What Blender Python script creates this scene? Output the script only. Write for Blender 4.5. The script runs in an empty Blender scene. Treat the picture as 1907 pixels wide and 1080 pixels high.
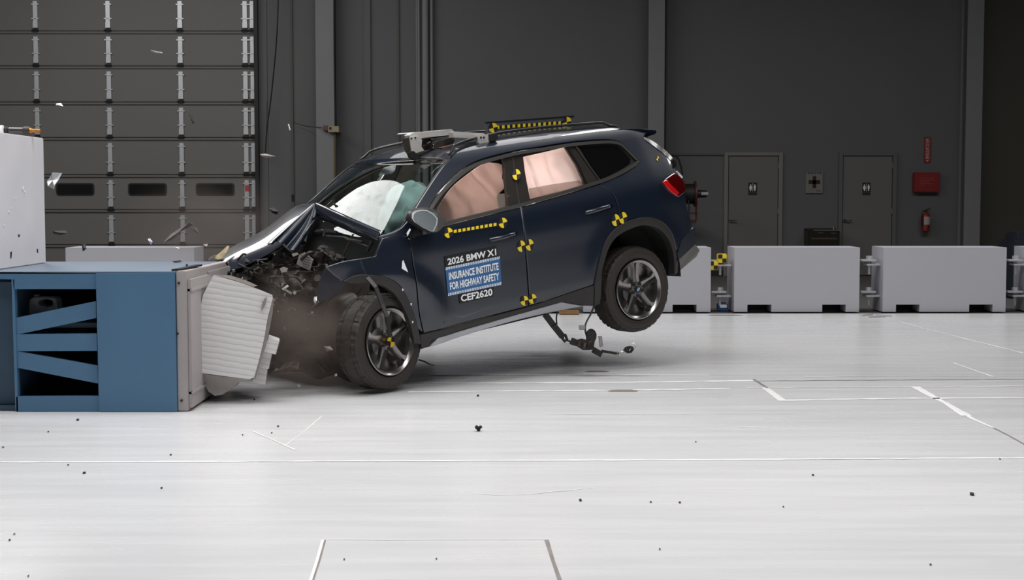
import bpy, bmesh, math, random
import numpy as np
from mathutils import Vector, Matrix, noise
from mathutils.geometry import delaunay_2d_cdt
C = bpy.context.scene.collection
R = math.radians
SC = bpy.context.scene
# ------------------------------------------------------------ camera, world, lights, exposure
FPX = 2700.0; EYE = 1.39
PIT = math.atan(172/FPX); YAW = math.atan(18.5/FPX)
cam = bpy.data.objects.new('camera', bpy.data.cameras.new('camera')); C.objects.link(cam)
cam.location = (0, 0, EYE); cam.rotation_euler = (math.pi/2-PIT, 0, -YAW)
cam.data.sensor_width = 36; cam.data.lens = FPX/1907*36; cam.data.clip_end = 200
SC.camera = cam
SC.view_settings.view_transform = 'Standard'; SC.view_settings.look = 'None'
SC.view_settings.gamma = 1; SC.view_settings.use_curve_mapping = False
SC.view_settings.exposure = 0.0
w = bpy.data.worlds.new('world'); SC.world = w; w.use_nodes = True
w.node_tree.nodes['Background'].inputs[0].default_value = (.55, .6, .7, 1)
w.node_tree.nodes['Background'].inputs[1].default_value = .02
def lamp(name, loc, size, power, rot=(0, 0, 0), spread=180, col=(1, .985, .97)):
    l = bpy.data.lights.new(name, 'AREA'); l.shape = 'RECTANGLE'; l.size, l.size_y = size
    l.energy = power; l.color = col; l.spread = R(spread)
    o = bpy.data.objects.new(name, l); C.objects.link(o); o.location = loc; o.rotation_euler = rot
    return o
# overhead film lighting banks over the test lane
lamp('light_bank', (-1.4, 9.6, 6.6), (5.0, 2.8), 285, spread=150)
lamp('light_bank.001', (4.2, 6.9, 6.6), (4.4, 1.8), 225, spread=150)
lamp('light_bank.002', (-4.9, 8.0, 6.6), (2.2, 4.0), 80, spread=130)
lamp('light_bank.003', (-.6, 4.6, 6.6), (8.0, 1.8), 165, spread=125)
lamp('light_bank.004', (6.0, 16.0, 7.2), (8.0, 1.2), 370, spread=165)
# banks hung over the far left of the hall
lamp('light_bank.005', (-7.0, 17.5, 6.9), (2.4, 8.0), 460, (0, 0, R(24)))
lamp('light_bank.006', (-1.3, 18.7, 7.0), (2.4, 9.6), 170, (0, 0, R(33.5)))

# ------------------------------------------------------------ picture geometry helpers
_cp, _sp = math.cos(PIT), math.sin(PIT)
Fv = np.array([math.sin(YAW)*_cp, math.cos(YAW)*_cp, -_sp]); Rv = np.array([math.cos(YAW), -math.sin(YAW), 0]); Uv = np.cross(Rv, Fv)
CC = np.array([0, 0, EYE])
def pray(px, py): return Fv*FPX+Rv*(px-953.5)-Uv*(py-540)
def at(px, py, Y):
    d = pray(px, py); return Vector(CC+d*Y/d[1])
def ground(px, py, z=0):
    d = pray(px, py); return Vector(CC+d*(z-EYE)/d[2])
# car pose: x forward, y left (towards camera), z up
ANG = [R(37.), R(8.16578464), R(0.37423966)]; T = np.array([0.61600646, 12.4563986, 0.37317975])
def rotm(yaw, pit, rol):
    B = np.array([[-1, 0, 0], [0, -1, 0], [0, 0, 1.]]); cy, sy = math.cos(yaw), math.sin(yaw)
    Y = np.array([[cy, -sy, 0], [sy, cy, 0], [0, 0, 1]]); cq, sq = math.cos(pit), math.sin(pit)
    P = np.array([[cq, 0, sq], [0, 1, 0], [-sq, 0, cq]]); cr, sr = math.cos(rol), math.sin(rol)
    return Y@B@P@np.array([[1, 0, 0], [0, cr, -sr], [0, sr, cr]])
M = rotm(*ANG)
MW = Matrix([list(M[i])+[T[i]] for i in range(3)]+[[0, 0, 0, 1]]); MI = MW.inverted()
def cray(px, py): return M.T@(CC-T), M.T@pray(px, py)
def cY(px, py, y): o, d = cray(px, py); return Vector(o+d*(y-o[1])/d[1])
def cat(px, py, Y): return MI@at(px, py, Y)         # world distance -> car frame
# side surface of the body: half width as a function of height and length
_z = np.arange(0, 1.8, .005)
_y = np.interp(_z, [.10, .22, .32, .42, .60, .75, .90, .97, 1.05, 1.11, 1.20, 1.35, 1.50, 1.56, 1.60, 1.64, 1.8],
                   [.78, .835, .872, .893, .904, .912, .924, .925, .917, .900, .860, .785, .715, .67, .60, .47, .2])
_k = np.exp(-.5*(np.arange(-8, 9)/3.5)**2); _k /= _k.sum()
_y = np.convolve(np.pad(_y, 8, 'edge'), _k, 'valid')
_x = np.arange(-1.3, 3.6, .01)
_t = np.interp(_x, [-1.3, -1.0, -.9, -.8, -.7, -.55, -.3, 0, .4, 1.9, 2.6, 3.2], [1.1, .42, .25, .15, .09, .045, .012, 0, -.004, 0, .02, .10])
_k2 = np.exp(-.5*(np.arange(-8, 9)/4.)**2); _k2 /= _k2.sum()
_t = np.convolve(np.pad(_t, 8, 'edge'), _k2, 'valid')
def S(x, z):
    y = float(np.interp(z, _z, _y)-np.interp(x, _x, _t))
    for cx, cz, r0 in ((0, .34, .50), (2.42, .34, .46)):      # flared wheel arches
        r = math.hypot(x-cx, z-cz)
        if z > .2: y += .018*math.exp(-((r-r0)/.09)**2)
    return y
def onS(px, py, off=0):
    o, d = cray(px, py); y = .9
    for _ in range(50):
        P = o+d*(y-o[1])/d[1]; y = .5*y+.5*(S(P[0], P[2])+off)
    return Vector(P)

# ------------------------------------------------------------ materials
def mat(name, col, rough=.5, metal=0, coat=0, nz=0, nscale=20, bump=0, spec=.5, emit=None, trans=0, stretch=None, alpha=1, sss=0):
    m = bpy.data.materials.new(name); m.use_nodes = True; nt = m.node_tree; b = nt.nodes['Principled BSDF']
    b.inputs['Base Color'].default_value = (*col, 1); b.inputs['Roughness'].default_value = rough
    b.inputs['Metallic'].default_value = metal; b.inputs['Coat Weight'].default_value = coat; b.inputs['Coat Roughness'].default_value = .03
    b.inputs['Specular IOR Level'].default_value = spec
    if trans: b.inputs['Transmission Weight'].default_value = trans
    if alpha < 1: b.inputs['Alpha'].default_value = alpha
    if emit: b.inputs['Emission Color'].default_value = (*emit[:3], 1); b.inputs['Emission Strength'].default_value = emit[3]
    if nz or bump:
        tc = nt.nodes.new('ShaderNodeTexCoord'); mp = nt.nodes.new('ShaderNodeMapping'); n = nt.nodes.new('ShaderNodeTexNoise')
        nt.links.new(tc.outputs['Object'], mp.inputs[0]); nt.links.new(mp.outputs[0], n.inputs['Vector'])
        if stretch: mp.inputs['Scale'].default_value = stretch
        n.inputs['Scale'].default_value = nscale; n.inputs['Detail'].default_value = 6
        if nz:
            mx = nt.nodes.new('ShaderNodeMix'); mx.data_type = 'RGBA'
            mx.inputs['A'].default_value = (*[c*(1-nz) for c in col], 1); mx.inputs['B'].default_value = (*[min(1, c*(1+nz)) for c in col], 1)
            nt.links.new(n.outputs['Fac'], mx.inputs['Factor']); nt.links.new(mx.outputs['Result'], b.inputs['Base Color'])
        if bump:
            bp = nt.nodes.new('ShaderNodeBump'); bp.inputs['Strength'].default_value = bump; bp.inputs['Distance'].default_value = .02
            nt.links.new(n.outputs['Fac'], bp.inputs['Height']); nt.links.new(bp.outputs[0], b.inputs['Normal'])
    return m
def glass(name, tint, refl=1.0, rough=.0):
    m = bpy.data.materials.new(name); m.use_nodes = True; nt = m.node_tree; nt.nodes.clear()
    o = nt.nodes.new('ShaderNodeOutputMaterial'); mx = nt.nodes.new('ShaderNodeMixShader')
    t = nt.nodes.new('ShaderNodeBsdfTransparent'); g = nt.nodes.new('ShaderNodeBsdfGlossy'); fr = nt.nodes.new('ShaderNodeFresnel')
    fr.inputs[0].default_value = 1.55; t.inputs[0].default_value = (*tint, 1); g.inputs['Roughness'].default_value = rough
    g.inputs[0].default_value = (refl, refl, refl, 1)
    gg = nt.nodes.new('ShaderNodeNewGeometry'); mi_ = nt.nodes.new('ShaderNodeMath'); mi_.operation = 'MULTIPLY_ADD'; mi_.inputs[1].default_value = 1/1.55-1.55; mi_.inputs[2].default_value = 1.55
    nt.links.new(gg.outputs['Backfacing'], mi_.inputs[0]); nt.links.new(mi_.outputs[0], fr.inputs[0])
    nt.links.new(fr.outputs[0], mx.inputs[0]); nt.links.new(t.outputs[0], mx.inputs[1]); nt.links.new(g.outputs[0], mx.inputs[2]); nt.links.new(mx.outputs[0], o.inputs[0])
    return m
PAINT = mat('navy_paint', (.0035, .0085, .021), .38, 0, 1.0, nz=.08, nscale=300)
TRIM = mat('satin_trim', (.09, .088, .085), .35, .8, nz=.05)
CLAD = mat('cladding', (.022, .02, .019), .55, nz=.2, nscale=60)
BLK = mat('black_plastic', (.012, .011, .011), .5, nz=.2, nscale=50)
GBLK = mat('gloss_black', (.012, .011, .01), .12, coat=.6, nz=.1)
SILV = mat('silver_sill', (.42, .43, .46), .42, .5, nz=.04, nscale=15)
RUB = mat('rubber', (.028, .022, .019), .62, nz=.25, nscale=40, bump=.15)
ALLOY = mat('alloy', (.33, .31, .31), .24, .95, nz=.06, nscale=30)
CHROME = mat('chrome', (.7, .7, .72), .12, 1)
STEEL = mat('brushed_steel', (.62, .60, .58), .4, .3, nz=.15, nscale=30, stretch=(1, 1, 8))
GALV = mat('galvanised', (.66, .68, .70), .4, .6, nz=.2, nscale=40)
YEL = mat('yellow', (.85, .63, .03), .5, nz=.03)
BLKM = mat('black_matt', (.008, .008, .008), .6, nz=.2)
WHT = mat('white_ink', (.85, .86, .88), .5, nz=.02)
BLUE_D = mat('decal_blue', (.03, .13, .33), .5, nz=.05)
AIRB = mat('airbag_fabric', (.80, .68, .65), .8, nz=.08, nscale=6, bump=.15)
ant = AIRB.node_tree; atr = ant.nodes.new('ShaderNodeBsdfTranslucent'); atr.inputs[0].default_value = (.95, .82, .79, 1); amx = ant.nodes.new('ShaderNodeMixShader'); amx.inputs[0].default_value = .6
ant.links.new(ant.nodes['Principled BSDF'].outputs[0], amx.inputs[1]); ant.links.new(atr.outputs[0], amx.inputs[2]); ant.links.new(amx.outputs[0], ant.nodes['Material Output'].inputs[0])
REDG = mat('tail_red', (.07, .0015, .002), .12, coat=1, nz=.2, nscale=12)
REDB = mat('tail_red_bright', (.6, .008, .01), .1, coat=1, nz=.1, nscale=12)
WINDG = glass('windshield_glass', (.60, .68, .66), 1, .015)
SIDEG = glass('side_glass', (.74, .71, .69), 1)
DARKG = mat('privacy_glass', (.004, .004, .004), .05, coat=.5, nz=.1)
BROWN = mat('scorched_parts', (.017, .0135, .0115), .55, .2, nz=.6, nscale=22, bump=.5)
BROWN2 = mat('dusty_metal', (.05, .041, .036), .5, .5, nz=.5, nscale=18, bump=.3)

# ------------------------------------------------------------ mesh helpers
def link(name, me, m, parent=None, smooth=None):
    me.materials.append(m)
    if smooth is not None:
        for p in me.polygons: p.use_smooth = True
        me.set_sharp_from_angle(angle=R(smooth))
    o = bpy.data.objects.new(name, me); C.objects.link(o)
    if parent: o.parent = parent
    return o
def obj(name, bm, m, parent=None, smooth=30):
    me = bpy.data.meshes.new(name); bmesh.ops.recalc_face_normals(bm, faces=bm.faces); bm.to_mesh(me); bm.free()
    return link(name, me, m, parent, smooth)
def tag(o, label=None, cat=None, group=None, kind=None):
    if label: o['label'] = label
    if cat: o['category'] = cat
    if group: o['group'] = group
    if kind: o['kind'] = kind
    return o
def empty(name, loc, label, cat, group=None):
    o = bpy.data.objects.new(name, None); C.objects.link(o); o.location = loc; o.empty_display_size = .1
    return tag(o, label, cat, group)
def bx(bm, x0, x1, y0, y1, z0, z1, bev=0, mtx=None):
    r = bmesh.ops.create_cube(bm, size=1)['verts']
    for v in r: v.co = Vector(((x0+x1)/2+v.co.x*(x1-x0), (y0+y1)/2+v.co.y*(y1-y0), (z0+z1)/2+v.co.z*(z1-z0)))
    if bev:
        es = list({e for v in r for e in v.link_edges})
        nr = bmesh.ops.bevel(bm, geom=es, offset=bev, segments=2, affect='EDGES'); r = list({v for f in nr['faces'] for v in f.verts}|{v for v in r if v.is_valid})
    if mtx is not None: bmesh.ops.transform(bm, matrix=mtx, verts=r)
    return r
def tube(bm, pts, r, n=8, cap=True):
    pts = [Vector(p) for p in pts]; rings = []
    for i, p in enumerate(pts):
        t = (pts[min(i+1, len(pts)-1)]-pts[max(i-1, 0)]).normalized()
        a = t.orthogonal().normalized() if i == 0 else (a-t*a.dot(t)).normalized()
        b = t.cross(a); rr = r[i] if isinstance(r, (list, tuple)) else r
        rings.append([bm.verts.new(p+(a*math.cos(k*2*math.pi/n)+b*math.sin(k*2*math.pi/n))*rr) for k in range(n)])
    for A, B in zip(rings, rings[1:]):
        for k in range(n): bm.faces.new((A[k], A[(k+1) % n], B[(k+1) % n], B[k]))
    if cap: bm.faces.new(rings[0][::-1]); bm.faces.new(rings[-1])
def prism(bm, front, vec):
    a = [bm.verts.new(p) for p in front]; b = [bm.verts.new(Vector(p)+vec) for p in front]
    bm.faces.new(a); bm.faces.new(b[::-1])
    for i in range(len(a)): j = (i+1) % len(a); bm.faces.new((a[j], a[i], b[i], b[j]))
def bar(bm, p0, p1, w, h, up=(0, 0, 1)):
    p0, p1 = Vector(p0), Vector(p1); t = (p1-p0).normalized(); u = Vector(up); s = t.cross(u).normalized(); u = s.cross(t)
    prism(bm, [p0+s*w/2*a+u*h/2*b for a, b in ((-1, -1), (1, -1), (1, 1), (-1, 1))], p1-p0)
def catmull(pts, k=5, closed=False):
    P = [Vector(p) for p in pts]; n = len(P); out = []
    for i in range(n if closed else n-1):
        g = (lambda q: P[q % n]) if closed else (lambda q: P[max(0, min(n-1, q))])
        a, b, c, d = g(i-1), g(i), g(i+1), g(i+2)
        for j in range(k):
            t = j/k; out.append(.5*((2*b)+(c-a)*t+(2*a-5*b+4*c-d)*t*t+(3*b-a-3*c+d)*t**3))
    if not closed: out.append(P[-1])
    return out
def soft(pts, k=4):
    """closed outline; a point given as (x,y,1) stays a corner, runs between corners become smooth curves"""
    cs = [i for i, p in enumerate(pts) if len(p) == 3]
    if not cs: return [tuple(p) for p in catmull([Vector((p[0], p[1])) for p in pts], k, True)]
    out = []
    for a, b in zip(cs, cs[1:]+[cs[0]+len(pts)]):
        run = [Vector(pts[i % len(pts)][:2]) for i in range(a, b+1)]
        out += [tuple(p) for p in catmull(run, k)[:-1]] if len(run) > 2 else [tuple(run[0])]
    return out
def area(p): return sum(p[i][0]*p[(i+1) % len(p)][1]-p[(i+1) % len(p)][0]*p[i][1] for i in range(len(p)))/2
def inset(p, d):
    n = len(p); s = 1 if area(p) > 0 else -1; out = []
    for i in range(n):
        a, b, c = Vector(p[i-1][:2]), Vector(p[i][:2]), Vector(p[(i+1) % n][:2])
        e1, e2 = (b-a), (c-b)
        if e1.length < 1e-6 or e2.length < 1e-6: out.append(tuple(b)); continue
        n1 = Vector((-e1.y, e1.x)).normalized()*s; n2 = Vector((-e2.y, e2.x)).normalized()*s
        m = (n1+n2); m = m/max(.35, m.dot(n1)) if m.length > 1e-6 else n1
        out.append(tuple(b+m*d))
    return out
def inside(pt, poly):
    x, y = pt; c = False; n = len(poly)
    for i in range(n):
        x1, y1 = poly[i][:2]; x2, y2 = poly[i-1][:2]
        if (y1 > y) != (y2 > y) and x < (x2-x1)*(y-y1)/(y2-y1)+x1: c = not c
    return c
def sheet(outline, holes, fn, grid, thick, groove=0, thickv=None):
    """triangulated sheet: 2-d outline with holes mapped to 3-d by fn(u, v, drop), given a thickness"""
    def dens(lp, d):
        out = []
        for i, p in enumerate(lp):
            q = lp[(i+1) % len(lp)]; k = max(1, math.ceil(math.hypot(q[0]-p[0], q[1]-p[1])/d))
            out += [(p[0]+(q[0]-p[0])*j/k, p[1]+(q[1]-p[1])*j/k) for j in range(k)]
        return out
    outline = dens(outline, grid*.6); holes = [dens(h, grid*.6) for h in holes]
    pts = []; edges = []; bnd = set()
    def add(loop, b):
        k = len(pts); pts.extend([Vector(p[:2]) for p in loop])
        if b:
            edges.extend([(k+i, k+(i+1) % len(loop)) for i in range(len(loop))]); bnd.update(range(k, k+len(loop)))
    add(outline, True)
    for h in holes: add(h, True)
    if groove:
        rg_ = [(p, inside(p, outline)) for p in inset(outline, groove)]; k0 = None
        for p, ok in rg_+rg_[:1]:
            if ok:
                pts.append(Vector(p)); k1 = len(pts)-1
                if k0 is not None: edges.append((k0, k1))
                k0 = k1
            else: k0 = None
    us = [p[0] for p in outline]; vs = [p[1] for p in outline]
    inner = inset(outline, grid*.4)
    for i in range(int((max(us)-min(us))/grid)+1):
        for j in range(int((max(vs)-min(vs))/grid)+1):
            p = (min(us)+(i+.5)*grid, min(vs)+(j+.5)*grid)
            if inside(p, outline) and inside(p, inner) and not any(inside(p, h) for h in holes): pts.append(Vector(p))
    V, E_, Fa, ov, oe, of = delaunay_2d_cdt(pts, edges, [], 0, 1e-5)
    bm = bmesh.new(); isb = [any(o in bnd for o in src) for src in ov]
    front = [bm.verts.new(fn(v.x, v.y, groove if (b and groove) else 0)) for v, b in zip(V, isb)]
    tv = thickv or Vector((0, -1, 0))
    back = [bm.verts.new(v.co+tv*thick) for v in front]
    cnt = {}
    for f in Fa:
        c = (V[f[0]]+V[f[1]]+V[f[2]])/3
        if not inside(c, outline) or any(inside(c, h) for h in holes): continue
        bm.faces.new([front[i] for i in f]); bm.faces.new([back[i] for i in reversed(f)])
        for i in range(3):
            a, b = f[i], f[(i+1) % 3]; cnt[(a, b)] = 1
    for (a, b) in cnt:
        if (b, a) not in cnt: bm.faces.new((front[b], front[a], back[a], back[b]))
    bmesh.ops.delete(bm, geom=[v for v in bm.verts if not v.link_faces], context='VERTS')
    return bm
def xz(px_pts, off=0):
    out = []
    for p in px_pts: q = onS(p[0], p[1], off); out.append((q.x, q.z)+tuple(p[2:]))
    return out
def mirrored(o):
    me = o.data.copy()
    for v in me.vertices: v.co.y = -v.co.y
    me.flip_normals(); c = bpy.data.objects.new(o.name.split('.')[0], me); C.objects.link(c); c.parent = o.parent
    return c
def spanel(name, pxo, m, parent, off=0, holes=(), thick=.02, groove=.006, grid=.045, mir=True, raw=False, k=4):
    o2 = soft(pxo if raw else xz(pxo, off), k); h2 = [soft(h if raw else xz(h, off), k) for h in holes]
    bm = sheet(o2, h2, lambda u, v, d: Vector((u, S(u, v)+off-d, v)), grid, thick, groove)
    o = obj(name, bm, m, parent, 40)
    if mir: mirrored(o)
    true_normals(o, off)
    return o
def true_normals(o, off):
    """shade the outer skin with the normals of the body surface itself"""
    me = o.data; h = .012; an = []
    for v in me.vertices:
        x, y, z = v.co
        if abs(y-S(x, z)-off) < 2e-4: an.append(Vector((-(S(x+h, z)-S(x-h, z))/(2*h), 1, -(S(x, z+h)-S(x, z-h))/(2*h))).normalized())
        else: an.append(None)
    cn = [tuple(c.vector) for c in me.corner_normals]
    for p in me.polygons:
        if p.normal.y > .25:
            for li in p.loop_indices:
                a = an[me.loops[li].vertex_index]
                if a is not None: cn[li] = tuple(a)
    me.normals_split_custom_set(cn)
def ribbon(name, pts, wdt, m, parent, off=.006, thick=.012, closed=False, mir=False, w0=0):
    """strip that runs along the body side; pts are (x, z)"""
    bm = bmesh.new(); P = [Vector(p) for p in pts]; n = len(P); rings = []
    for i, p in enumerate(P):
        a = P[(i-1) % n] if closed or i else P[0]; b = P[(i+1) % n] if closed or i < n-1 else P[-1]
        t = (b-a).normalized(); nn = Vector((-t.y, t.x))
        q0, q1 = p+nn*w0, p+nn*wdt
        rings.append([bm.verts.new((q.x, S(q.x, q.y)+o_, q.y)) for q, o_ in ((q0, off), (q1, off), (q1, off-thick), (q0, off-thick))])
    rr = list(zip(rings, rings[1:]+[rings[0]])) if closed else list(zip(rings, rings[1:]))
    for A, B in rr:
        for k in range(4): bm.faces.new((A[k], A[(k+1) % 4], B[(k+1) % 4], B[k]))
    if not closed: bm.faces.new(rings[0]); bm.faces.new(rings[-1][::-1])
    o = obj(name, bm, m, parent, 40)
    if mir: mirrored(o)
    return o

# ============================================================ THE SETTING
WY = 25.7                                                  # distance of the far wall
def px2x(px, Y): return at(px, 368, Y).x
def px2z(py, Y): return at(935, py, Y).z
WALLM = mat('wall_paint', (.112, .115, .118), .6, nz=.06, nscale=1.5)
WALLD = mat('wall_paint_brown', (.095, .093, .078), .7, nz=.06, nscale=1.5)
COLM = mat('column_paint', (.20, .205, .21), .55, nz=.05, nscale=3)
DOORP = mat('door_paint', (.145, .142, .135), .5, nz=.05, nscale=3)
SECT = mat('section_door_paint', (.165, .156, .148), .5, nz=.05, nscale=1.2)
BACKF = mat('back_floor', (.10, .095, .09), .5, nz=.15, nscale=3)
CEILM = mat('ceiling_paint', (.02, .02, .02), .8, nz=.1)
def struct(name, bm, m, parent=None, smooth=30):
    o = obj(name, bm, m, parent, smooth)
    if parent is None: o['kind'] = 'structure'
    return o
def floor_mat():
    m = bpy.data.materials.new('painted_concrete'); m.use_nodes = True; nt = m.node_tree; L = nt.links; b = nt.nodes['Principled BSDF']
    tc = nt.nodes.new('ShaderNodeTexCoord')
    def nz(sc, scale, det=5, rough=.5):
        mp = nt.nodes.new('ShaderNodeMapping'); mp.inputs['Scale'].default_value = sc; L.new(tc.outputs['Object'], mp.inputs[0])
        n = nt.nodes.new('ShaderNodeTexNoise'); n.inputs['Scale'].default_value = scale; n.inputs['Detail'].default_value = det; n.inputs['Roughness'].default_value = rough
        L.new(mp.outputs[0], n.inputs['Vector']); return n
    def ramp(n, c0, c1, p0=.3, p1=.7):
        r = nt.nodes.new('ShaderNodeValToRGB'); r.color_ramp.elements[0].position = p0; r.color_ramp.elements[1].position = p1
        r.color_ramp.elements[0].color = (*c0, 1); r.color_ramp.elements[1].color = (*c1, 1); L.new(n.outputs['Fac'], r.inputs[0]); return r
    def mul(a, bb):
        x = nt.nodes.new('ShaderNodeMix'); x.data_type = 'RGBA'; x.blend_type = 'MULTIPLY'; x.inputs['Factor'].default_value = 1
        L.new(a, x.inputs['A']); L.new(bb, x.inputs['B']); return x.outputs['Result']
    big = ramp(nz((.35, .6, 1), .7, 3), (.59, .595, .61), (.68, .68, .69))
    streak = ramp(nz((.25, 5, 1), 4, 6, .65), (.95, .95, .955), (1, 1, 1), .3, .65)
    fine = ramp(nz((.12, 14, 1), 6, 4, .7), (.965, .965, .965), (1, 1, 1))
    scuff = ramp(nz((1.2, 3, 1), 3, 8, .75), (.975, .975, .975), (1, 1, 1), .22, .36)
    c = mul(mul(mul(big.outputs[0], streak.outputs[0]), fine.outputs[0]), scuff.outputs[0]); L.new(c, b.inputs['Base Color'])
    rg = ramp(nz((.4, 4, 1), 2, 4), (.22, .22, .22), (.31, .31, .31)); L.new(rg.outputs[0], b.inputs['Roughness'])
    b.inputs['Specular IOR Level'].default_value = .6
    bp = nt.nodes.new('ShaderNodeBump'); bp.inputs['Strength'].default_value = .12; bp.inputs['Distance'].default_value = .01
    L.new(nz((.5, 1.5, 1), 2.5, 3).outputs['Fac'], bp.inputs['Height']); L.new(bp.outputs[0], b.inputs['Normal'])
    return m
FLOORM = floor_mat()
bm = bmesh.new(); bx(bm, -13, 24, -3, 17.35, -.2, 0); struct('floor', bm, FLOORM)
bm = bmesh.new(); bx(bm, -13, 24, 17.35, 27.5, -.2, 0); struct('floor', bm, BACKF)
bm = bmesh.new(); bx(bm, -13, 24, -3, 27.5, 8.5, 8.7); struct('ceiling', bm, CEILM)
xr = px2x(1826, WY)
bm = bmesh.new(); bx(bm, px2x(482, WY), xr, WY, WY+.3, 0, 8.5); struct('wall_back', bm, WALLM)
bm = bmesh.new(); bx(bm, xr, 24, WY+.6, WY+.9, 0, 8.5); bx(bm, xr-.1, xr, WY, WY+.9, 0, 8.5); struct('wall_back', bm, WALLD)
bm = bmesh.new(); bx(bm, -13.2, -13, -3, 27.5, 0, 8.5); struct('wall_left', bm, WALLM)
bm = bmesh.new(); bx(bm, 24, 24.2, -3, 27.5, 0, 8.5); struct('wall_right', bm, mat('unlit_hall_dark', (.03, .03, .032), .7, nz=.1))  # colour darkened to stand for an unlit hall mirrored in the car side
bm = bmesh.new(); bx(bm, -13, 24, -3.2, -3, 0, 8.5); struct('wall_front', bm, WALLD)
bm = bmesh.new(); bx(bm, -13, px2x(482, WY), WY+.05, WY+.3, 7.6, 8.5); struct('wall_back', bm, WALLM)
# sectional door
XR = px2x(481, WY)
sd = empty('door_1', ((XR-13)/2, WY, 0), None, None); sd['kind'] = 'structure'
seams = [520, 455, 390, 325, 256, 190, 123, 58, -8, -74, -140, -206, -272, -338, -404]
wz = (px2z(364, WY), px2z(341, WY))
IP = Matrix.Translation(sd.location).inverted()
def lob(name, bm, m, parent, smooth=30):      # builds at world coordinates and hangs it under its thing
    bmesh.ops.transform(bm, matrix=Matrix.Translation(-Vector(parent.matrix_basis.translation)), verts=bm.verts)
    return obj(name, bm, m, parent, smooth)
DG = mat('door_window_glass', (.012, .014, .013), .12, nz=.1)
for i in range(len(seams)-1):
    z0, z1 = px2z(seams[i], WY), px2z(seams[i+1], WY)
    if z1 > 7.7: break
    bm = bmesh.new(); bx(bm, -13, XR, WY, WY+.05, z0, z1-.045, .006)
    bx(bm, -13, XR, WY-.03, WY+.02, z1-.05, z1-.012, .008); bx(bm, -13, XR, WY-.018, WY+.02, z0, z0+.03, .008)
    lob('door_panel', bm, SECT, sd)
for a, b_ in ((105, 176), (239, 311), (365, 437)):
    x0, x1 = px2x(a, WY), px2x(b_, WY); cx, cz = (x0+x1)/2, sum(wz)/2; hw, hh = (x1-x0)/2, (wz[1]-wz[0])/2
    def rr(hw, hh, r, Y): return [Vector((cx+sx*(hw-r)+r*math.cos(t), Y, cz+sz*(hh-r)+r*math.sin(t))) for sx, sz, t0 in ((1, 1, 0), (-1, 1, 90), (-1, -1, 180), (1, -1, 270)) for t in [R(t0+q*22.5) for q in range(5)]]
    bm = bmesh.new(); prism(bm, rr(hw, hh, .05, WY-.012), Vector((0, .02, 0))); wf = lob('door_window', bm, BLK, sd)
    bm = bmesh.new(); prism(bm, rr(hw-.03, hh-.025, .03, WY-.018), Vector((0, .01, 0)))
    g = lob('pane', bm, DG, sd); g.parent = wf
for cx_, wd in ((73, 8), (207, 8), (340, 8), (460, 8), (473, 7)):
    for i in range(len(seams)-1):
        z0, z1 = px2z(seams[i], WY), px2z(seams[i+1], WY)
        if z1 > 5.2: break
        x = px2x(cx_, WY); hw = wd/210; bm = bmesh.new()
        bx(bm, x-hw, x+hw, WY-.024, WY-.002, z0+.14, z1-.10, .004)
        for zz in (z0+.05,): prism(bm, [Vector((x-hw*1.1, WY-.03, zz)), Vector((x+hw*1.1, WY-.03, zz)), Vector((x+hw*1.1, WY-.03, zz+.09)), Vector((x+hw*.5, WY-.03, zz+.16)), Vector((x-hw*.5, WY-.03, zz+.16)), Vector((x-hw*1.1, WY-.03, zz+.09))], Vector((0, .02, 0)))
        for zz in (z0+.20, z1-.17): bx(bm, x-hw*1.75, x+hw*1.75, WY-.03, WY-.015, zz, zz+.022, .003)
        lob('hinge_strip', bm, GALV, sd)
        bm = bmesh.new(); bx(bm, x-hw*1.3, x+hw*1.3, WY-.045, WY-.02, z0-.03, z0+.035, .006); tube(bm, [(x-hw*1.7, WY-.045, z0+.0), (x+hw*1.7, WY-.045, z0+.0)], .013, 6); lob('hinge', bm, BLK, sd)
bm = bmesh.new(); bx(bm, px2x(457, WY), px2x(465, WY), WY-.032, WY-.02, px2z(356, WY), px2z(345, WY)); lob('red_tape', bm, mat('red_tape', (.45, .05, .05), .6, nz=.1), sd)
bm = bmesh.new(); bx(bm, px2x(480, WY), px2x(485, WY), WY-.14, WY+.02, 0, 8.2); bx(bm, px2x(478, WY), px2x(480, WY), WY-.14, WY-.11, 0, 8.2); lob('door_track', bm, BLK, sd)
# columns and wall ribs
def isec(name, a, b_, depth, m, z1=8.5):
    x0, x1 = px2x(a, WY-depth), px2x(b_, WY-depth); bm = bmesh.new()
    bx(bm, x0, x1, WY-depth, WY-depth+.03, 0, z1); bx(bm, (x0+x1)/2-.01, (x0+x1)/2+.01, WY-depth+.02, WY, 0, z1); bx(bm, x0, x1, WY-.03, WY, 0, z1)
    return struct(name, bm, m)
isec('trim_1', 590, 624, .35, COLM); isec('trim_2', 1206, 1236, .35, COLM); isec('trim_3', 1796, 1826, .35, COLM)
n = 4
for a, b_, dp, m in ((484, 500, .02, WALLM), (545, 548, .04, WALLD), (624, 628, .1, WALLD), (680, 692, .06, WALLM), (742, 745, .04, WALLD), (776, 779, .06, COLM), (1198, 1205, .05, WALLM), (1788, 1795, .06, WALLM), (1238, 1241, .05, WALLD)):
    bm = bmesh.new(); bx(bm, px2x(a, WY), px2x(b_, WY), WY-dp, WY+.01, 0, 8.4); struct('trim_%d' % n, bm, m); n += 1
for a, r in ((781, .022), (793, .06), (805, .028)):        # vertical conduits on the wall
    bm = bmesh.new(); tube(bm, [(px2x(a, WY-.1), WY-.1, 0), (px2x(a, WY-.1), WY-.1, 8.4)], r, 12); o = obj('conduit', bm, COLM)
    tag(o, {781: 'thin grey vertical conduit, left one of the close trio on the wall', 793: 'thickest grey vertical pipe of the wall trio', 805: 'thin grey vertical conduit, right one of the close trio on the wall'}[a], 'pipe', 'vertical conduits')
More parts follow.
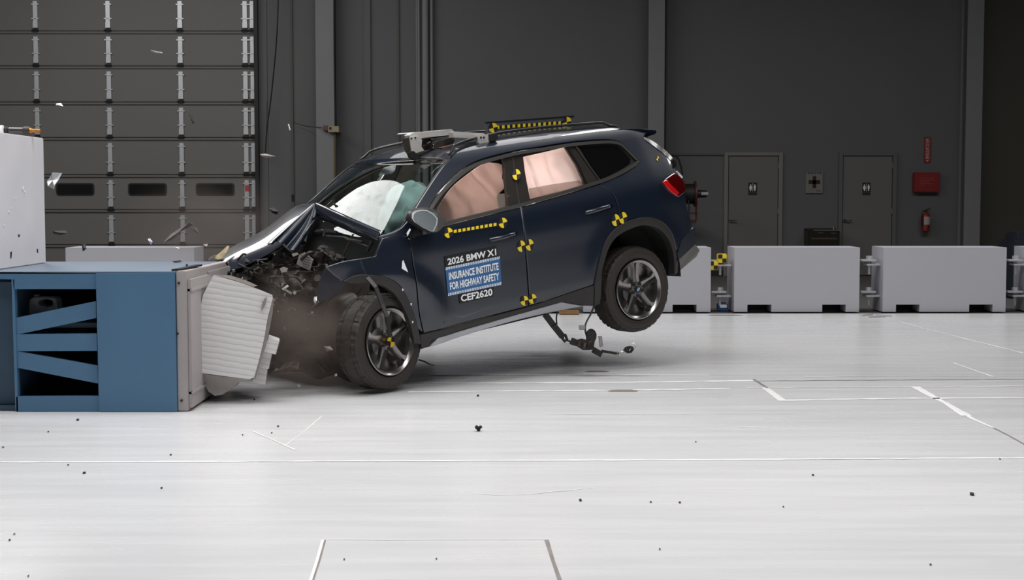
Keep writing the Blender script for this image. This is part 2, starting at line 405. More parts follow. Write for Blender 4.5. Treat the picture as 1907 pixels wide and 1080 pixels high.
bm = bmesh.new(); bx(bm, px2x(1236, WY), px2x(1396, WY), WY-.03, WY, px2z(289, WY), px2z(286, WY)); struct('trim_%d' % n, bm, WALLD); n += 1
bm = bmesh.new(); bx(bm, px2x(484, WY), px2x(1800, WY), WY-.02, WY, 0, .1); struct('baseboard_back', bm, BLK)
# two washroom doors
def wdoor(idx, a, b_, handle_px, shade):
    x0, x1 = px2x(a, WY), px2x(b_, WY); zt = px2z(290, WY); e = empty('door_%d' % idx, ((x0+x1)/2, WY, 0), None, None); e['kind'] = 'structure'
    bm = bmesh.new(); bx(bm, x0-.07, x0, WY-.05, WY, 0, zt+.06, .005); bx(bm, x1, x1+.07, WY-.05, WY, 0, zt+.06, .005); bx(bm, x0, x1, WY-.05, WY, zt, zt+.06, .005)
    lob('door_frame', bm, shade, e)
    bm = bmesh.new(); bx(bm, x0+.012, x1-.012, WY-.025, WY, .02, zt-.012, .003); lob('door_leaf', bm, DOORP, e)
    z = px2z(411, WY); x = px2x(handle_px, WY); bm = bmesh.new()
    tube(bm, [(x, WY-.02, z), (x, WY-.075, z), (x+.02, WY-.08, z), (x+.12, WY-.08, z)], .011, 8); r = bmesh.ops.create_cone(bm, cap_ends=True, segments=16, radius1=.033, radius2=.03, depth=.015)['verts']
    bmesh.ops.transform(bm, matrix=Matrix.Translation((x, WY-.032, z))@Matrix.Rotation(R(90), 4, 'X'), verts=r); lob('door_handle', bm, CHROME, e)
    bm = bmesh.new()
    for zz in (.3, 1.1, 1.9): bx(bm, x1-.02, x1+.005, WY-.04, WY-.02, zz, zz+.1)
    lob('hinge', bm, DOORP, e)
FR = mat('door_frame_paint', (.19, .185, .175), .5, nz=.05)
wdoor(2, 1355, 1449, 1360, FR); wdoor(3, 1568, 1661, 1572, WALLM)
def person_sign(a, b_, lbl):
    x0, x1 = px2x(a, WY), px2x(b_, WY); z0, z1 = px2z(363, WY), px2z(340, WY); e = empty('restroom_sign', ((x0+x1)/2, WY-.03, z0), lbl, 'sign', None)
    bm = bmesh.new(); bx(bm, x0, x1, WY-.034, WY-.026, z0+.045, z1, .002); lob('sign_plate', bm, BLKM, e)
    bm = bmesh.new(); bx(bm, x0, x1, WY-.034, WY-.026, z0, z0+.035, .002); lob('text_plate', bm, BLKM, e)
    for sx, skirt in ((-.037, 1), (.037, 0)):
        cx, zb = (x0+x1)/2+sx, z0+.07; bm = bmesh.new(); Yf = WY-.037
        r = bmesh.ops.create_circle(bm, cap_ends=True, segments=14, radius=.011)['verts']; bmesh.ops.transform(bm, matrix=Matrix.Translation((cx, Yf, zb+.105))@Matrix.Rotation(R(90), 4, 'X'), verts=r)
        pl = [(-.018, .09), (.018, .09), (.022 if skirt else .017, .05), (.026 if skirt else .01, .035), (.01, .035), (.009, 0), (-.009, 0), (-.01, .035), (-.026 if skirt else -.01, .035), (-.022 if skirt else -.017, .05)]
        prism(bm, [Vector((cx+u, Yf, zb+v)) for u, v in pl], Vector((0, .003, 0))); lob('figure', bm, WHT, e)
    bm = bmesh.new(); bx(bm, (x0+x1)/2-.002, (x0+x1)/2+.002, WY-.037, WY-.033, z0+.06, z1-.01); lob('divider', bm, WHT, e)
person_sign(1393, 1409, 'black restroom sign with two white figures on the left grey door'); person_sign(1605, 1620, 'black restroom sign with two white figures on the right grey door')
# floor joints, painted lines and worn scratches
WL = mat('floor_line_white', (.86, .86, .865), .4, nz=.03); WP = mat('floor_line_pale', (.80, .79, .79), .4, nz=.06); DK = mat('floor_joint_dark', (.20, .175, .165), .6, nz=.4, nscale=9)
def fline(pts, wpx, m, jag=0):
    global n
    bm = bmesh.new(); rnd = random.Random(n); a = []
    P = []
    for (p, q) in zip(pts, pts[1:]):
        kk = max(1, int(math.hypot(q[0]-p[0], q[1]-p[1])/25)) if jag else 1
        for i in range(kk): P.append((p[0]+(q[0]-p[0])*i/kk, p[1]+(q[1]-p[1])*i/kk))
    P.append(pts[-1]); G = [ground(x, y+(rnd.uniform(-jag, jag) if jag else 0), .0) for x, y in P]
    for i, g in enumerate(G):
        t = (G[min(i+1, len(G)-1)]-G[max(i-1, 0)]).normalized(); s = Vector((-t.y, t.x, 0)); ww = wpx*(rnd.uniform(.5, 1.2) if jag else 1)
        a.append([bm.verts.new(g+s*ww/2*k+Vector((0, 0, .0016+.0002*(n % 4)))) for k in (-1, 1)])
    for u, v in zip(a, a[1:]): bm.faces.new((u[0], u[1], v[1], v[0]))
    struct('trim_%d' % n, bm, m, smooth=None); n += 1
fline([(0, 861), (640, 859), (1240, 857), (1907, 853)], .032, WL, .25)
fline([(800, 699), (1060, 698), (1320, 699)], .035, WL); fline([(790, 714), (1100, 713), (1403, 709)], .07, WL, .3)
fline([(760, 730), (1130, 727), (1360, 724)], .05, WL, .3); fline([(790, 681), (1200, 678)], .01, WP)
fline([(1403, 706), (1430, 723)], .022, DK, .3); fline([(1425, 722), (1457, 746)], .05, WP, .5); fline([(1450, 746), (1600, 743), (1907, 741)], .055, WL, .4)
fline([(1403, 710), (1550, 708.5), (1907, 706.5)], .02, DK, .3); fline([(1500, 702), (1907, 700)], .02, WP, .4); fline([(1390, 722), (1907, 719)], .03, WP, .4)
fline([(1705, 721), (1760, 750), (1800, 775)], .06, WL, .8); fline([(1760, 748), (1810, 780), (1850, 797)], .03, WP, .8); fline([(1850, 797), (1878, 811), (1910, 829)], .012, DK)
fline([(1672, 598), (1720, 612), (1907, 658)], .03, WL, .3); fline([(1775, 676), (1850, 702)], .03, WP, .3)
fline([(605, 1006), (594, 1045), (581, 1085)], .010, DK); fline([(601, 1006), (590, 1045), (577, 1085)], .012, WP); fline([(1018, 1006), (1030, 1045), (1044, 1085)], .016, DK, .2); fline([(607, 1005), (720, 1006), (1018, 1005)], .006, WP)
fline([(880, 919), (920, 922), (975, 921), (1107, 909)], .008, WP, .6); fline([(470, 803), (510, 820), (550, 838)], .012, WP, .5); fline([(600, 775), (560, 808), (530, 830)], .008, WP, .5)
fline([(1380, 795), (1430, 797)], .02, WP); fline([(1000, 772), (1500, 770)], .01, WP, .2)
def fstain(cx, cy, wx, hy):
    global n
    bm = bmesh.new(); vs = [bm.verts.new(ground(cx+wx*math.cos(t)*(1+.2*math.sin(3*t)), cy+hy*math.sin(t)*(1+.3*math.cos(2*t)), .003)) for t in [i*math.pi/8 for i in range(16)]]
    bm.faces.new(vs); struct('trim_%d' % n, bm, SKID, smooth=None); n += 1
SKID = mat('skid_mark', (.22, .19, .17), .5, nz=.5, nscale=30)
fstain(1112, 691, 21, 1.6); fstain(1160, 727, 26, 2.2); fstain(1350, 586.5, 30, 1)

# ============================================================ THE CRASHED CAR
car = bpy.data.objects.new('crashed_car', None); C.objects.link(car); car.matrix_world = MW
tag(car, 'dark navy crossover car with crushed front, nose down and rear wheels off the floor', 'car')
def cobj(name, bm, m, parent=None, smooth=30): return obj(name, bm, m, parent or car, smooth)
roof_px = [(748, 424), (784, 371), (821, 315.5), (839, 296), (857, 279), (893, 267), (941, 256.5), (1020, 246), (1068, 242), (1129, 237.5), (1160, 240)]
DLO = [(763, 445, 1), (780, 418), (799, 386), (821, 355), (857, 321), (893, 301), (955, 284), (1010, 275), (1068, 266), (1117, 262), (1143, 262.5), (1160, 270), (1190, 300, 1), (1186, 307, 1), (1160, 323), (1121, 340), (1045, 363), (970, 385), (900, 402), (827, 421), (790, 436)]
QTOP = [(1160, 240), (1180, 242), (1206, 247, 1)]
REAR = [(1200, 259), (1229, 281), (1252, 303), (1264, 327), (1274, 344), (1279, 385), (1291, 424, 1)]
ARCH_R = [(1108, 530), (1115, 497), (1128, 452), (1150, 424), (1180, 409), (1208, 405), (1236, 416), (1253, 438), (1260, 477)]
ARCHI_R = [(1119, 560), (1121, 515), (1126, 488), (1137, 457), (1156, 436), (1194, 420), (1222, 423), (1243, 441), (1254, 469), (1257, 508)]
dlo_xz = soft(xz(DLO), 4); 
dlo_in = inset(dlo_xz, .026)
# body side above and behind the doors
spanel('body_side', [(700, 442, 1)]+roof_px[0:]+QTOP[1:]+REAR+[(1268, 452, 1), (1260, 470, 1), (1253, 438), (1236, 416), (1208, 405), (1180, 409), (1153, 421, 1), (1155, 405), (1151, 380), (1140, 358), (1121, 340, 1), (1160, 325, 1), (1189, 306, 1), (1192, 300, 1), (1160, 268), (1143, 261), (1117, 260), (1068, 263.5), (1010, 272.5), (955, 281.5), (893, 298), (857, 318), (821, 352), (799, 382), (780, 414), (762, 441, 1)], PAINT, car)
DOOR_SPLIT = [(970, 386), (974, 408), (979, 460), (983, 515), (985.5, 572)]
spanel('front_door', [(764, 446, 1), (827, 422.5, 1), (900, 403.5), (970, 386.5, 1), (973, 408), (978, 460), (982, 515), (984, 570, 1), (890, 594), (790.5, 620, 1), (784, 590), (778, 534), (769, 480)], PAINT, car)
spanel('rear_door', [(972, 386, 1), (1045, 364.5), (1121, 341.5, 1), (1138, 358), (1149, 380), (1153, 405, 1), (1151, 422, 1), (1128, 452), (1115, 497), (1106, 530, 1), (1050, 549), (986.5, 569.5, 1), (984.5, 515), (980.5, 460), (975.5, 408)], PAINT, car)
FA = [(640, 524), (662, 512), (691, 511), (730, 520), (752, 541), (769, 575), (781, 617)]
spanel('front_fender', [(609, 497, 1), (640, 487), (663, 483), (700, 477, 1), (707, 458), (712, 444, 1), (740, 436), (762, 446, 1), (767, 480), (776, 534), (782, 590), (788, 619, 1), (779, 612, 1), (769, 578), (752, 542), (730, 521), (691, 513), (662, 513), (640, 524, 1), (622, 512)], PAINT, car, mir=False)
spanel('front_fender', [(2.6, .95, 1), (2.15, 1.06, 1), (2.12, .7), (2.10, .36, 1), (2.0, .3, 1), (2.02, .6), (2.2, .82), (2.5, .84), (2.75, .75, 1)], PAINT, car, raw=True, mir=False)
_f = bpy.data.objects['front_fender.001']; mirrored(_f); bpy.data.objects.remove(_f)
# wheel arch mouldings and sill
spanel('arch_moulding', [(1108, 530, 1)]+ARCH_R[1:-1]+[(1261, 477, 1), (1259, 511, 1)]+ARCHI_R[::-1][:-1]+[(1118, 566, 1), (1107, 570, 1)], CLAD, car, off=.014, thick=.07, groove=.004, grid=.03)
spanel('arch_moulding', [(640, 524, 1), (662, 513), (691, 512), (730, 521), (752, 542), (769, 578), (781, 620, 1), (785, 641, 1), (772, 640, 1), (760, 590), (742, 556), (722, 537), (691, 526), (660, 528)], CLAD, car, off=.012, thick=.05, groove=.004, grid=.03, mir=False)
spanel('sill_cladding', [(783, 624, 1), (890, 596), (986, 571), (1050, 550), (1108, 531, 1), (1118, 566, 1), (1107, 570, 1), (1085, 569, 1), (1047, 563, 1), (930, 596), (816, 630), (802, 645, 1), (786, 650, 1)], CLAD, car, off=.004, grid=.035)
spanel('sill_trim', [(816, 630, 1), (930, 596), (1047, 563, 1), (1088, 570, 1), (980, 592), (887, 618), (800, 646, 1)], SILV, car, off=.012, thick=.04, grid=.035)
# window trim, pillars and panes
ribbon('window_trim', dlo_xz, -.024 if area(dlo_xz) < 0 else .024, TRIM, car, off=.008, thick=.03, closed=True, mir=True)
WF = [(828, 415, 1), (815, 389, 1), (840, 352), (870, 326), (900, 306), (940, 293, 1), (944, 345), (948, 386, 1), (900, 399)]
WR = [(976, 292, 1), (1020, 282), (1057, 273, 1), (1078, 306), (1092, 345, 1), (1040, 358), (989, 371, 1), (981, 330)]
WV = [(1096, 320, 1), (1104, 341, 1), (1095, 344, 1)]
WQ = [(1078, 271, 1), (1117, 267), (1143, 268), (1160, 277), (1177, 296, 1), (1174, 306, 1), (1155, 318), (1119, 336, 1), (1097, 302)]
ifr = [q for q in inset(dlo_xz, .022)]
fxz = soft([(p[0], p[1]) for p in ifr], 1)
bm = sheet(ifr, [soft(xz(WF), 4), soft(xz(WR), 4), soft(xz(WQ), 4)], lambda u, v, d: Vector((u, S(u, v)-.012, v)), .05, .03)
o = cobj('window_frame', bm, mat('pillar_black', (.028, .025, .023), .18, coat=.4, nz=.1), smooth=40); mirrored(o)
spanel('front_door_glass', WF, SIDEG, car, off=-.02, thick=.004, groove=0)
spanel('rear_door_glass', [(985, 351, 1), (1030, 343), (1078, 336, 1), (1082, 338), (1093, 347, 1), (1040, 360), (988, 373, 1)], SIDEG, car, off=-.02, thick=.004, groove=0)
spanel('quarter_glass', WQ, DARKG, car, off=-.014, thick=.004, groove=0)
ribbon('door_seam', [tuple(q)[:2] for q in soft(xz([(1068, 266, 1), (1096, 305), (1121, 340, 1)]), 5)[:6]]+[xz([(1121, 340)])[0]], .012, TRIM, car, off=.004, thick=.02, mir=True)
ribbon('door_seam', [tuple(q) for q in xz([(956, 285), (962, 335), (970, 384)])], .006, TRIM, car, off=-.006, thick=.02)
ribbon('door_seam', [tuple(q) for q in xz([(1057, 273), (1078, 306), (1095, 344)])], .028, GBLK, car, off=.0, thick=.02)
# handles
for hp, nm in ((((912, 447), (935, 441.5), (955, 435.5)), 'front'), (((1091, 396), (1112, 390), (1132, 384)), 'rear')):
    pts = [onS(*p) for p in hp]; bm = bmesh.new()
    tube(bm, [pts[0]+Vector((0, .005, 0)), pts[0]+Vector((0, .014, 0)), pts[1]+Vector((0, .016, 0)), pts[2]+Vector((0, .014, 0)), pts[2]+Vector((0, .005, 0))], [.012, .014, .015, .014, .012], 8)
    for v in bm.verts: v.co.z = pts[1].z+(v.co.z-pts[1].z)*1.15
    o = cobj('door_handle', bm, PAINT, smooth=60); mirrored(o)
    bm = bmesh.new(); q = pts[2]; bx(bm, q.x-.028, q.x+.005, q.y+.006, q.y+.032, q.z-.014, q.z+.014, .006); k = cobj('handle_cap', bm, CHROME); k.parent = o
# roof, rails, spoiler, tail
edge = [onS(*p) for p in roof_px[3:]]; edge = catmull([(e.x, e.y, e.z) for e in edge], 4)
def cross(e, xb, zb, n=18, p=2.2): return [Vector((e.x+xb*(1-abs(s)**2), e.y*s, e.z+zb*(1-abs(s)**p))) for s in [1-2*i/n for i in range(n+1)]]
def loft(rows, thick=0):
    bm = bmesh.new(); g = [[bm.verts.new(p) for p in r] for r in rows]
    for a, b in zip(g, g[1:]):
        for i in range(len(a)-1): bm.faces.new((a[i], a[i+1], b[i+1], b[i]))
    if thick:
        r = bmesh.ops.solidify(bm, geom=bm.faces[:], thickness=thick)
    return bm
rows = []
for i, e in enumerate(edge):
    t = i/(len(edge)-1); rows.append(cross(e, .10*(1-t)-.06*t, .035))
cobj('roof', loft(rows, .015), PAINT, smooth=50)
RAILM = mat('rail_black', (.02, .02, .022), .25, coat=.5, nz=.1)
for s in (1, -1):      # roof rails
    pts = [Vector((e.x, s*(e.y-.035), e.z+.02+(.022 if 2 < i < len(edge)-4 else 0))) for i, e in enumerate(edge)][1:-1]
    bm = bmesh.new(); tube(bm, pts, [.006]+[.011]*(len(pts)-2)+[.005], 8); cobj('roof_rail', bm, RAILM, smooth=60)
last = edge[-1]; sp = onS(1211, 248)
bm = bmesh.new(); rr_ = []
for s in [1-2*i/16 for i in range(17)]:
    k = 1-abs(s)**2.5; y = s*.70
    a = Vector((last.x+.05, s*last.y, last.z+.035*(1-s*s)+.004)); b = Vector((sp.x-.05-.10*k, y, sp.z+.018+.03*k)); c = b+Vector((.012, 0, -.03)); d = Vector((sp.x+.12, y*.98, sp.z-.035))
    rr_.append([a, a.lerp(b, .5)+Vector((0, 0, .006)), b, b+Vector((-.006, 0, -.014)), c, d])
cobj('spoiler', loft(rr_), PAINT, smooth=45)
rear = catmull([tuple(onS(*p[:2])) for p in [(1200, 259)]+REAR[1:]], 4)
rows = []
for e in rear:
    r = []
    for s in [1-2*i/28 for i in range(29)]:
        s = math.copysign(1-(1-abs(s))**1.6, s)
        r.append(Vector((e.x-.045*(1-abs(s)**9)-.13*(1-s*s), e.y*s, e.z+.002)))
    rows.append(r)
nn_ = len(rows); kg = int(nn_*.50)
cobj('rear_window', loft(rows[:kg+1], .006), DARKG, smooth=50)
cobj('tailgate', loft(rows[kg:], .006), PAINT, smooth=50)
# bevelled strip added on the upper tailgate edge, angled to mirror a light bank
bl = catmull([tuple(onS(*p[:2], .004)) for p in [(1199, 259), (1214, 269), (1229, 281), (1241, 291), (1251, 302), (1253, 311)]], 4); nb = Vector((-.05, .74, .68)).normalized(); top = []; bot = []
for i, p in enumerate(bl):
    t = (bl[min(i+1, len(bl)-1)]-bl[max(i-1, 0)]).normalized(); d = nb.cross(t).normalized(); d = -d if d.x > 0 else d
    k = .055*math.sin(math.pi*(.12+.80*i/(len(bl)-1)))+.01; top.append(p); bot.append(p+d*k)
bm = loft([top, bot], .008); o = cobj('tailgate_glint_strip', bm, GBLK, smooth=60); mirrored(o)
# tail light wraps the corner
spanel('tail_light', [(1236, 338, 1), (1243, 332), (1257, 322, 1), (1268, 329), (1275, 344), (1277, 356), (1264, 367, 1), (1250, 355)], REDG, car, off=.012, thick=.05, groove=.008, grid=.025)
spanel('light_bar', [(1236, 339, 1), (1243, 335), (1250, 343), (1266, 359, 1), (1262, 365, 1), (1248, 354)], REDB, car, off=.020, thick=.03, groove=.006, grid=.02)
bm = bmesh.new()
prism(bm, [cY(1256, 323, .83), cY(1261, 318, .82), cY(1271, 328, .80), cY(1272, 332, .80)], Vector((0, -.2, 0))); cobj('tailgate_corner', bm, mat('corner_glint_white', (.8, .82, .84), .2, nz=.02))  # near-white piece painted in for a small glint at the tailgate edge
# rear bumper skirt
P = {k: cY(*v) for k, v in dict(a=(1262, 470, .885), b=(1268, 452, .86), c=(1291, 424, .80), d=(1294, 434, .79), e=(1295, 455, .77), f=(1303, 466, .74), g=(1297, 478, .74), h=(1258, 511, .86), i=(1258, 490, .885)).items()}
def mirp(v): return Vector((v.x, -v.y, v.z))
bm = bmesh.new(); prism(bm, [P[k] for k in 'abcdei'], Vector((0, -.06, 0))); o = cobj('rear_bumper', bm, PAINT); mirrored(o)
bm = bmesh.new(); prism(bm, [P['i'], P['e'], P['f'], P['g'], P['h']], Vector((0, -.06, 0))); o = cobj('bumper_skirt', bm, mat('skirt_grey', (.13, .125, .12), .45, nz=.06)); mirrored(o)
bm = loft([[Vector((P[k].x-.16*(1-s*s), P[k].y*s, P[k].z)) for s in [1-2*i/12 for i in range(13)]] for k in 'cefgh']); cobj('bumper_back', bm, CLAD, smooth=50)
# cabin lining, floor pan and underbody
LIN = mat('cabin_lining', (.012, .011, .01), .9, nz=.2)
bm = bmesh.new()
rows = [[Vector((x, y, z)) for x, y, z in ((xx, -.80, .34), (xx, -.62, .20), (xx, 0, .19), (xx, .62, .20), (xx, .80, .34))] for xx in (2.2, 1.6, 1.0, .5)]
bm = loft(rows, .04); cobj('floor_pan', bm, BLK)
bm = bmesh.new(); bx(bm, -.75, .5, -.55, .55, .30, .46, .04); bx(bm, -.12, .12, -.72, .72, .2, .32, .04); tube(bm, [(-.6, -.3, .26), (.3, -.2, .22), (1.6, .05, .17), (2.2, .05, .2)], .035, 10); cobj('rear_axle', bm, BROWN)
bm = bmesh.new()    # dark inner rear wheel houses and cargo sides
for s in (1, -1):
    bx(bm, -.75, .52, s*.60-.02, s*.60+.02, .35, 1.02)
    rr_ = [(.475*math.cos(t), .36+.475*math.sin(t)) for t in [R(-8+i*14) for i in range(15)]]
    for (x0, z0), (x1, z1) in zip(rr_, rr_[1:]):
        f = [Vector((x0, s*.60, z0)), Vector((x0, s*.885, z0)), Vector((x1, s*.885, z1)), Vector((x1, s*.60, z1))]; bm.faces.new([bm.verts.new(p) for p in f])
cobj('wheel_house', bm, LIN)
bm = bmesh.new(); bx(bm, -.62, 2.1, -.60, .60, .36, .42); bx(bm, -.1, -.04, -.66, .66, .4, 1.15); cobj('cabin_floor', bm, LIN)
SEATM = mat('seat_fabric', (.03, .028, .026), .8, nz=.2)
for yy in (.38, -.38):
    bm = bmesh.new(); bx(bm, .95, 1.45, yy-.25, yy+.25, .5, .66, .05); bx(bm, .82, .98, yy-.25, yy+.25, .6, 1.18, .05, Matrix.Translation((.9, 0, .6))@Matrix.Rotation(R(-12), 4, 'Y')@Matrix.Translation((-.9, 0, -.6))); bx(bm, .68, .80, yy-.13, yy+.13, 1.2, 1.38, .04); cobj('front_seat', bm, SEATM)
bm = bmesh.new(); bx(bm, 1.85, 2.2, -.78, .78, .78, .99, .06); bx(bm, 1.8, 1.95, .15, .55, .95, 1.05, .03); cobj('dashboard', bm, LIN)
bm = bmesh.new(); bx(bm, 2.17, 2.2, -.8, .8, .35, .9); cobj('firewall', bm, LIN)
# curtain airbags seen through the side windows
def airbag(pxo, base, seed, fold):
    o2 = soft(xz(pxo, -.06), 4)
    def fn(u, v, d):
        q = fold(u, v)
        return Vector((u, S(u, v)-.075+q-(.02 if d else 0), v))
    bm = sheet(o2, [], fn, .016, .002, .0); return cobj('curtain_airbag', bm, AIRB, smooth=80)
def f1(u, v):
    a = noise.noise(Vector((u*5, v*5, 1)))*.05; s = math.sin(34*(u*1.0+.35*v+.12*math.sin(7*v))+4*noise.noise(Vector((u*2, v*2, 5))))
    return a+.028*s+.02*noise.noise(Vector((u*14, v*9, 3)))
airbag([(833, 420, 1), (812, 396), (822, 365), (845, 338), (868, 321), (900, 304), (922, 303), (933, 309), (938, 330), (936, 352), (931, 372), (932, 391, 1), (880, 407)], 0, 1, f1)
def f2(u, v): return .012*math.sin(9*u)+.02*noise.noise(Vector((u*4, v*3, 9)))-.03*math.exp(-((u-.97+.10*v)/.012)**2)-.02*math.exp(-((u-.80+.10*v)/.012)**2)
airbag([(970, 288, 1), (1020, 279), (1062, 270, 1), (1080, 306), (1094, 350, 1), (1040, 362), (980, 376, 1)], 0, 2, f2)
lp = bpy.data.lights.new('cabin_fill', 'POINT'); lp.energy = 9; lp.color = (1, .93, .86); lp.shadow_soft_size = .06  # two point lights added inside the cabin to backlight the curtain airbags
lo = bpy.data.objects.new('cabin_fill', lp); C.objects.link(lo); lo.location = (.55, .25, 1.3); lo.parent = car
lp = bpy.data.lights.new('cabin_fill', 'POINT'); lp.energy = 42; lp.color = (1, .93, .86); lp.shadow_soft_size = .06
lo = bpy.data.objects.new('cabin_fill', lp); C.objects.link(lo); lo.location = (1.25, .0, 1.25); lo.parent = car
# windscreen
pe = catmull([tuple(onS(*p)) for p in [(735, 441), (748, 424), (784, 371), (821, 315.5), (839, 296)]], 5)
def wsrow(e, t, sc=1.0, lift=0): return [Vector((e.x+.15*(1-s*s)-.01, (e.y-.025)*s*sc, e.z+.012*(1-s*s)+lift)) for s in [1-2*i/20 for i in range(21)]]
cobj('windscreen', loft([wsrow(e, 0) for e in pe], .005), WINDG, smooth=60)
bm = loft([wsrow(e, 0, 1, .004) for e in pe[-4:]], .006); cobj('header_band', bm, GBLK, smooth=60)
bm = bmesh.new()
for s in (1, -1): bm = bmesh.new(); tube(bm, [Vector((e.x-.012, (e.y-.02)*s, e.z+.004)) for e in pe], .006, 6); cobj('windscreen_seal', bm, BLK, smooth=60)
# cloudy airbag and dash shapes behind the windscreen
bm = bmesh.new(); bmesh.ops.create_uvsphere(bm, u_segments=40, v_segments=24, radius=.36)
for v in bm.verts:
    v.co = Vector((v.co.x*.62, v.co.y*.95, v.co.z*.9)); v.co += v.co.normalized()*.05*noise.noise(v.co*9)
    v.co += Vector((1.72, .34, 1.06))
cobj('front_airbag', bm, mat('front_airbag_fabric', (.60, .68, .69), .8, nz=.35, nscale=5, bump=.3), smooth=80)
bm = bmesh.new(); a, b_, c_, d_ = [cat(*p) for p in ((709, 318, 11.35), (733, 311, 11.3), (730, 323, 11.25), (705, 327, 11.3))]; prism(bm, [a, b_, c_, d_], Vector((-.03, 0, .02))); a, b_, c_, d_ = [cat(*p) for p in ((702, 335, 11.3), (709, 326, 11.3), (713, 327, 11.3), (706, 338, 11.3))]; prism(bm, [a, b_, c_, d_], Vector((-.03, 0, .02))); cobj('interior_mirror', bm, mat('mirror_bracket', (.55, .54, .56), .5, nz=.05))
# wipers
bm = bmesh.new(); q = [pe[2], pe[4]]
w0 = cat(628, 386, 11.2)+Vector((.03, 0, .03)); w1 = cat(672, 417, 10.95)+Vector((.03, 0, .03)); tube(bm, [w0, w0.lerp(w1, .5)+Vector((0, 0, .012)), w1], .008, 6); tube(bm, [w0.lerp(w1, .3), w0.lerp(w1, .75)+Vector((.01, 0, .03))], .012, 6); cobj('wiper', bm, BLK)
# door mirror, folded against the door
mg = [(768, 402), (774, 393), (795, 391), (815, 407), (810, 426), (803, 431), (772, 413)]
mh = [(765, 404, 1), (771, 390), (797, 387), (820, 396), (828, 410), (824, 424), (806, 434, 1), (772, 416)]
o2 = [onS(*p[:2], .16) for p in mh]; hs = catmull([tuple(p) for p in o2], 3, True); cen = sum(hs, Vector())/len(hs)
bm = bmesh.new(); rings = []
for k, (sc, dy) in enumerate(((.93, .012), (1.0, .0), (1.0, -.04), (.88, -.10), (.55, -.14))): rings.append([bm.verts.new(cen+(p-cen)*sc+Vector((-.3*dy*0, dy, 0))) for p in hs])
for A, B in zip(rings, rings[1:]):
    for i in range(len(A)): bm.faces.new((A[i], A[(i+1) % len(A)], B[(i+1) % len(A)], B[i]))
bm.faces.new(rings[0]); bm.faces.new(rings[-1][::-1]); tube(bm, [cen+Vector((-.02, -.10, -.05)), onS(790, 432)+Vector((0, -.01, 0))], .035, 8)
mir_o = cobj('door_mirror', bm, mat('mirror_shell', (.012, .011, .012), .45, coat=.1, nz=.1), smooth=45)
gl = catmull([tuple(onS(*p, .176)) for p in mg], 2, True); gc = sum(gl, Vector())/len(gl)
bm = bmesh.new(); prism(bm, [p+Vector((0, .0, 0)) for p in gl], Vector((0, -.006, 0))); o = cobj('mirror_rim', bm, mat('mirror_rim', (.4, .42, .44), .3, nz=.05)); o.parent = mir_o
bm = bmesh.new(); prism(bm, [gc+(p-gc)*.90+Vector((0, .004, 0)) for p in gl], Vector((0, -.004, 0))); o = cobj('mirror_glass', bm, mat('mirror_glass', (.035, .05, .06), .2, .1, nz=.05)); o.parent = mir_o
bm = bmesh.new(); prism(bm, [onS(*p, .008) for p in ((763, 444), (776, 423), (800, 425), (826, 422), (800, 432))], Vector((0, -.02, 0))); cobj('mirror_foot', bm, BLK)

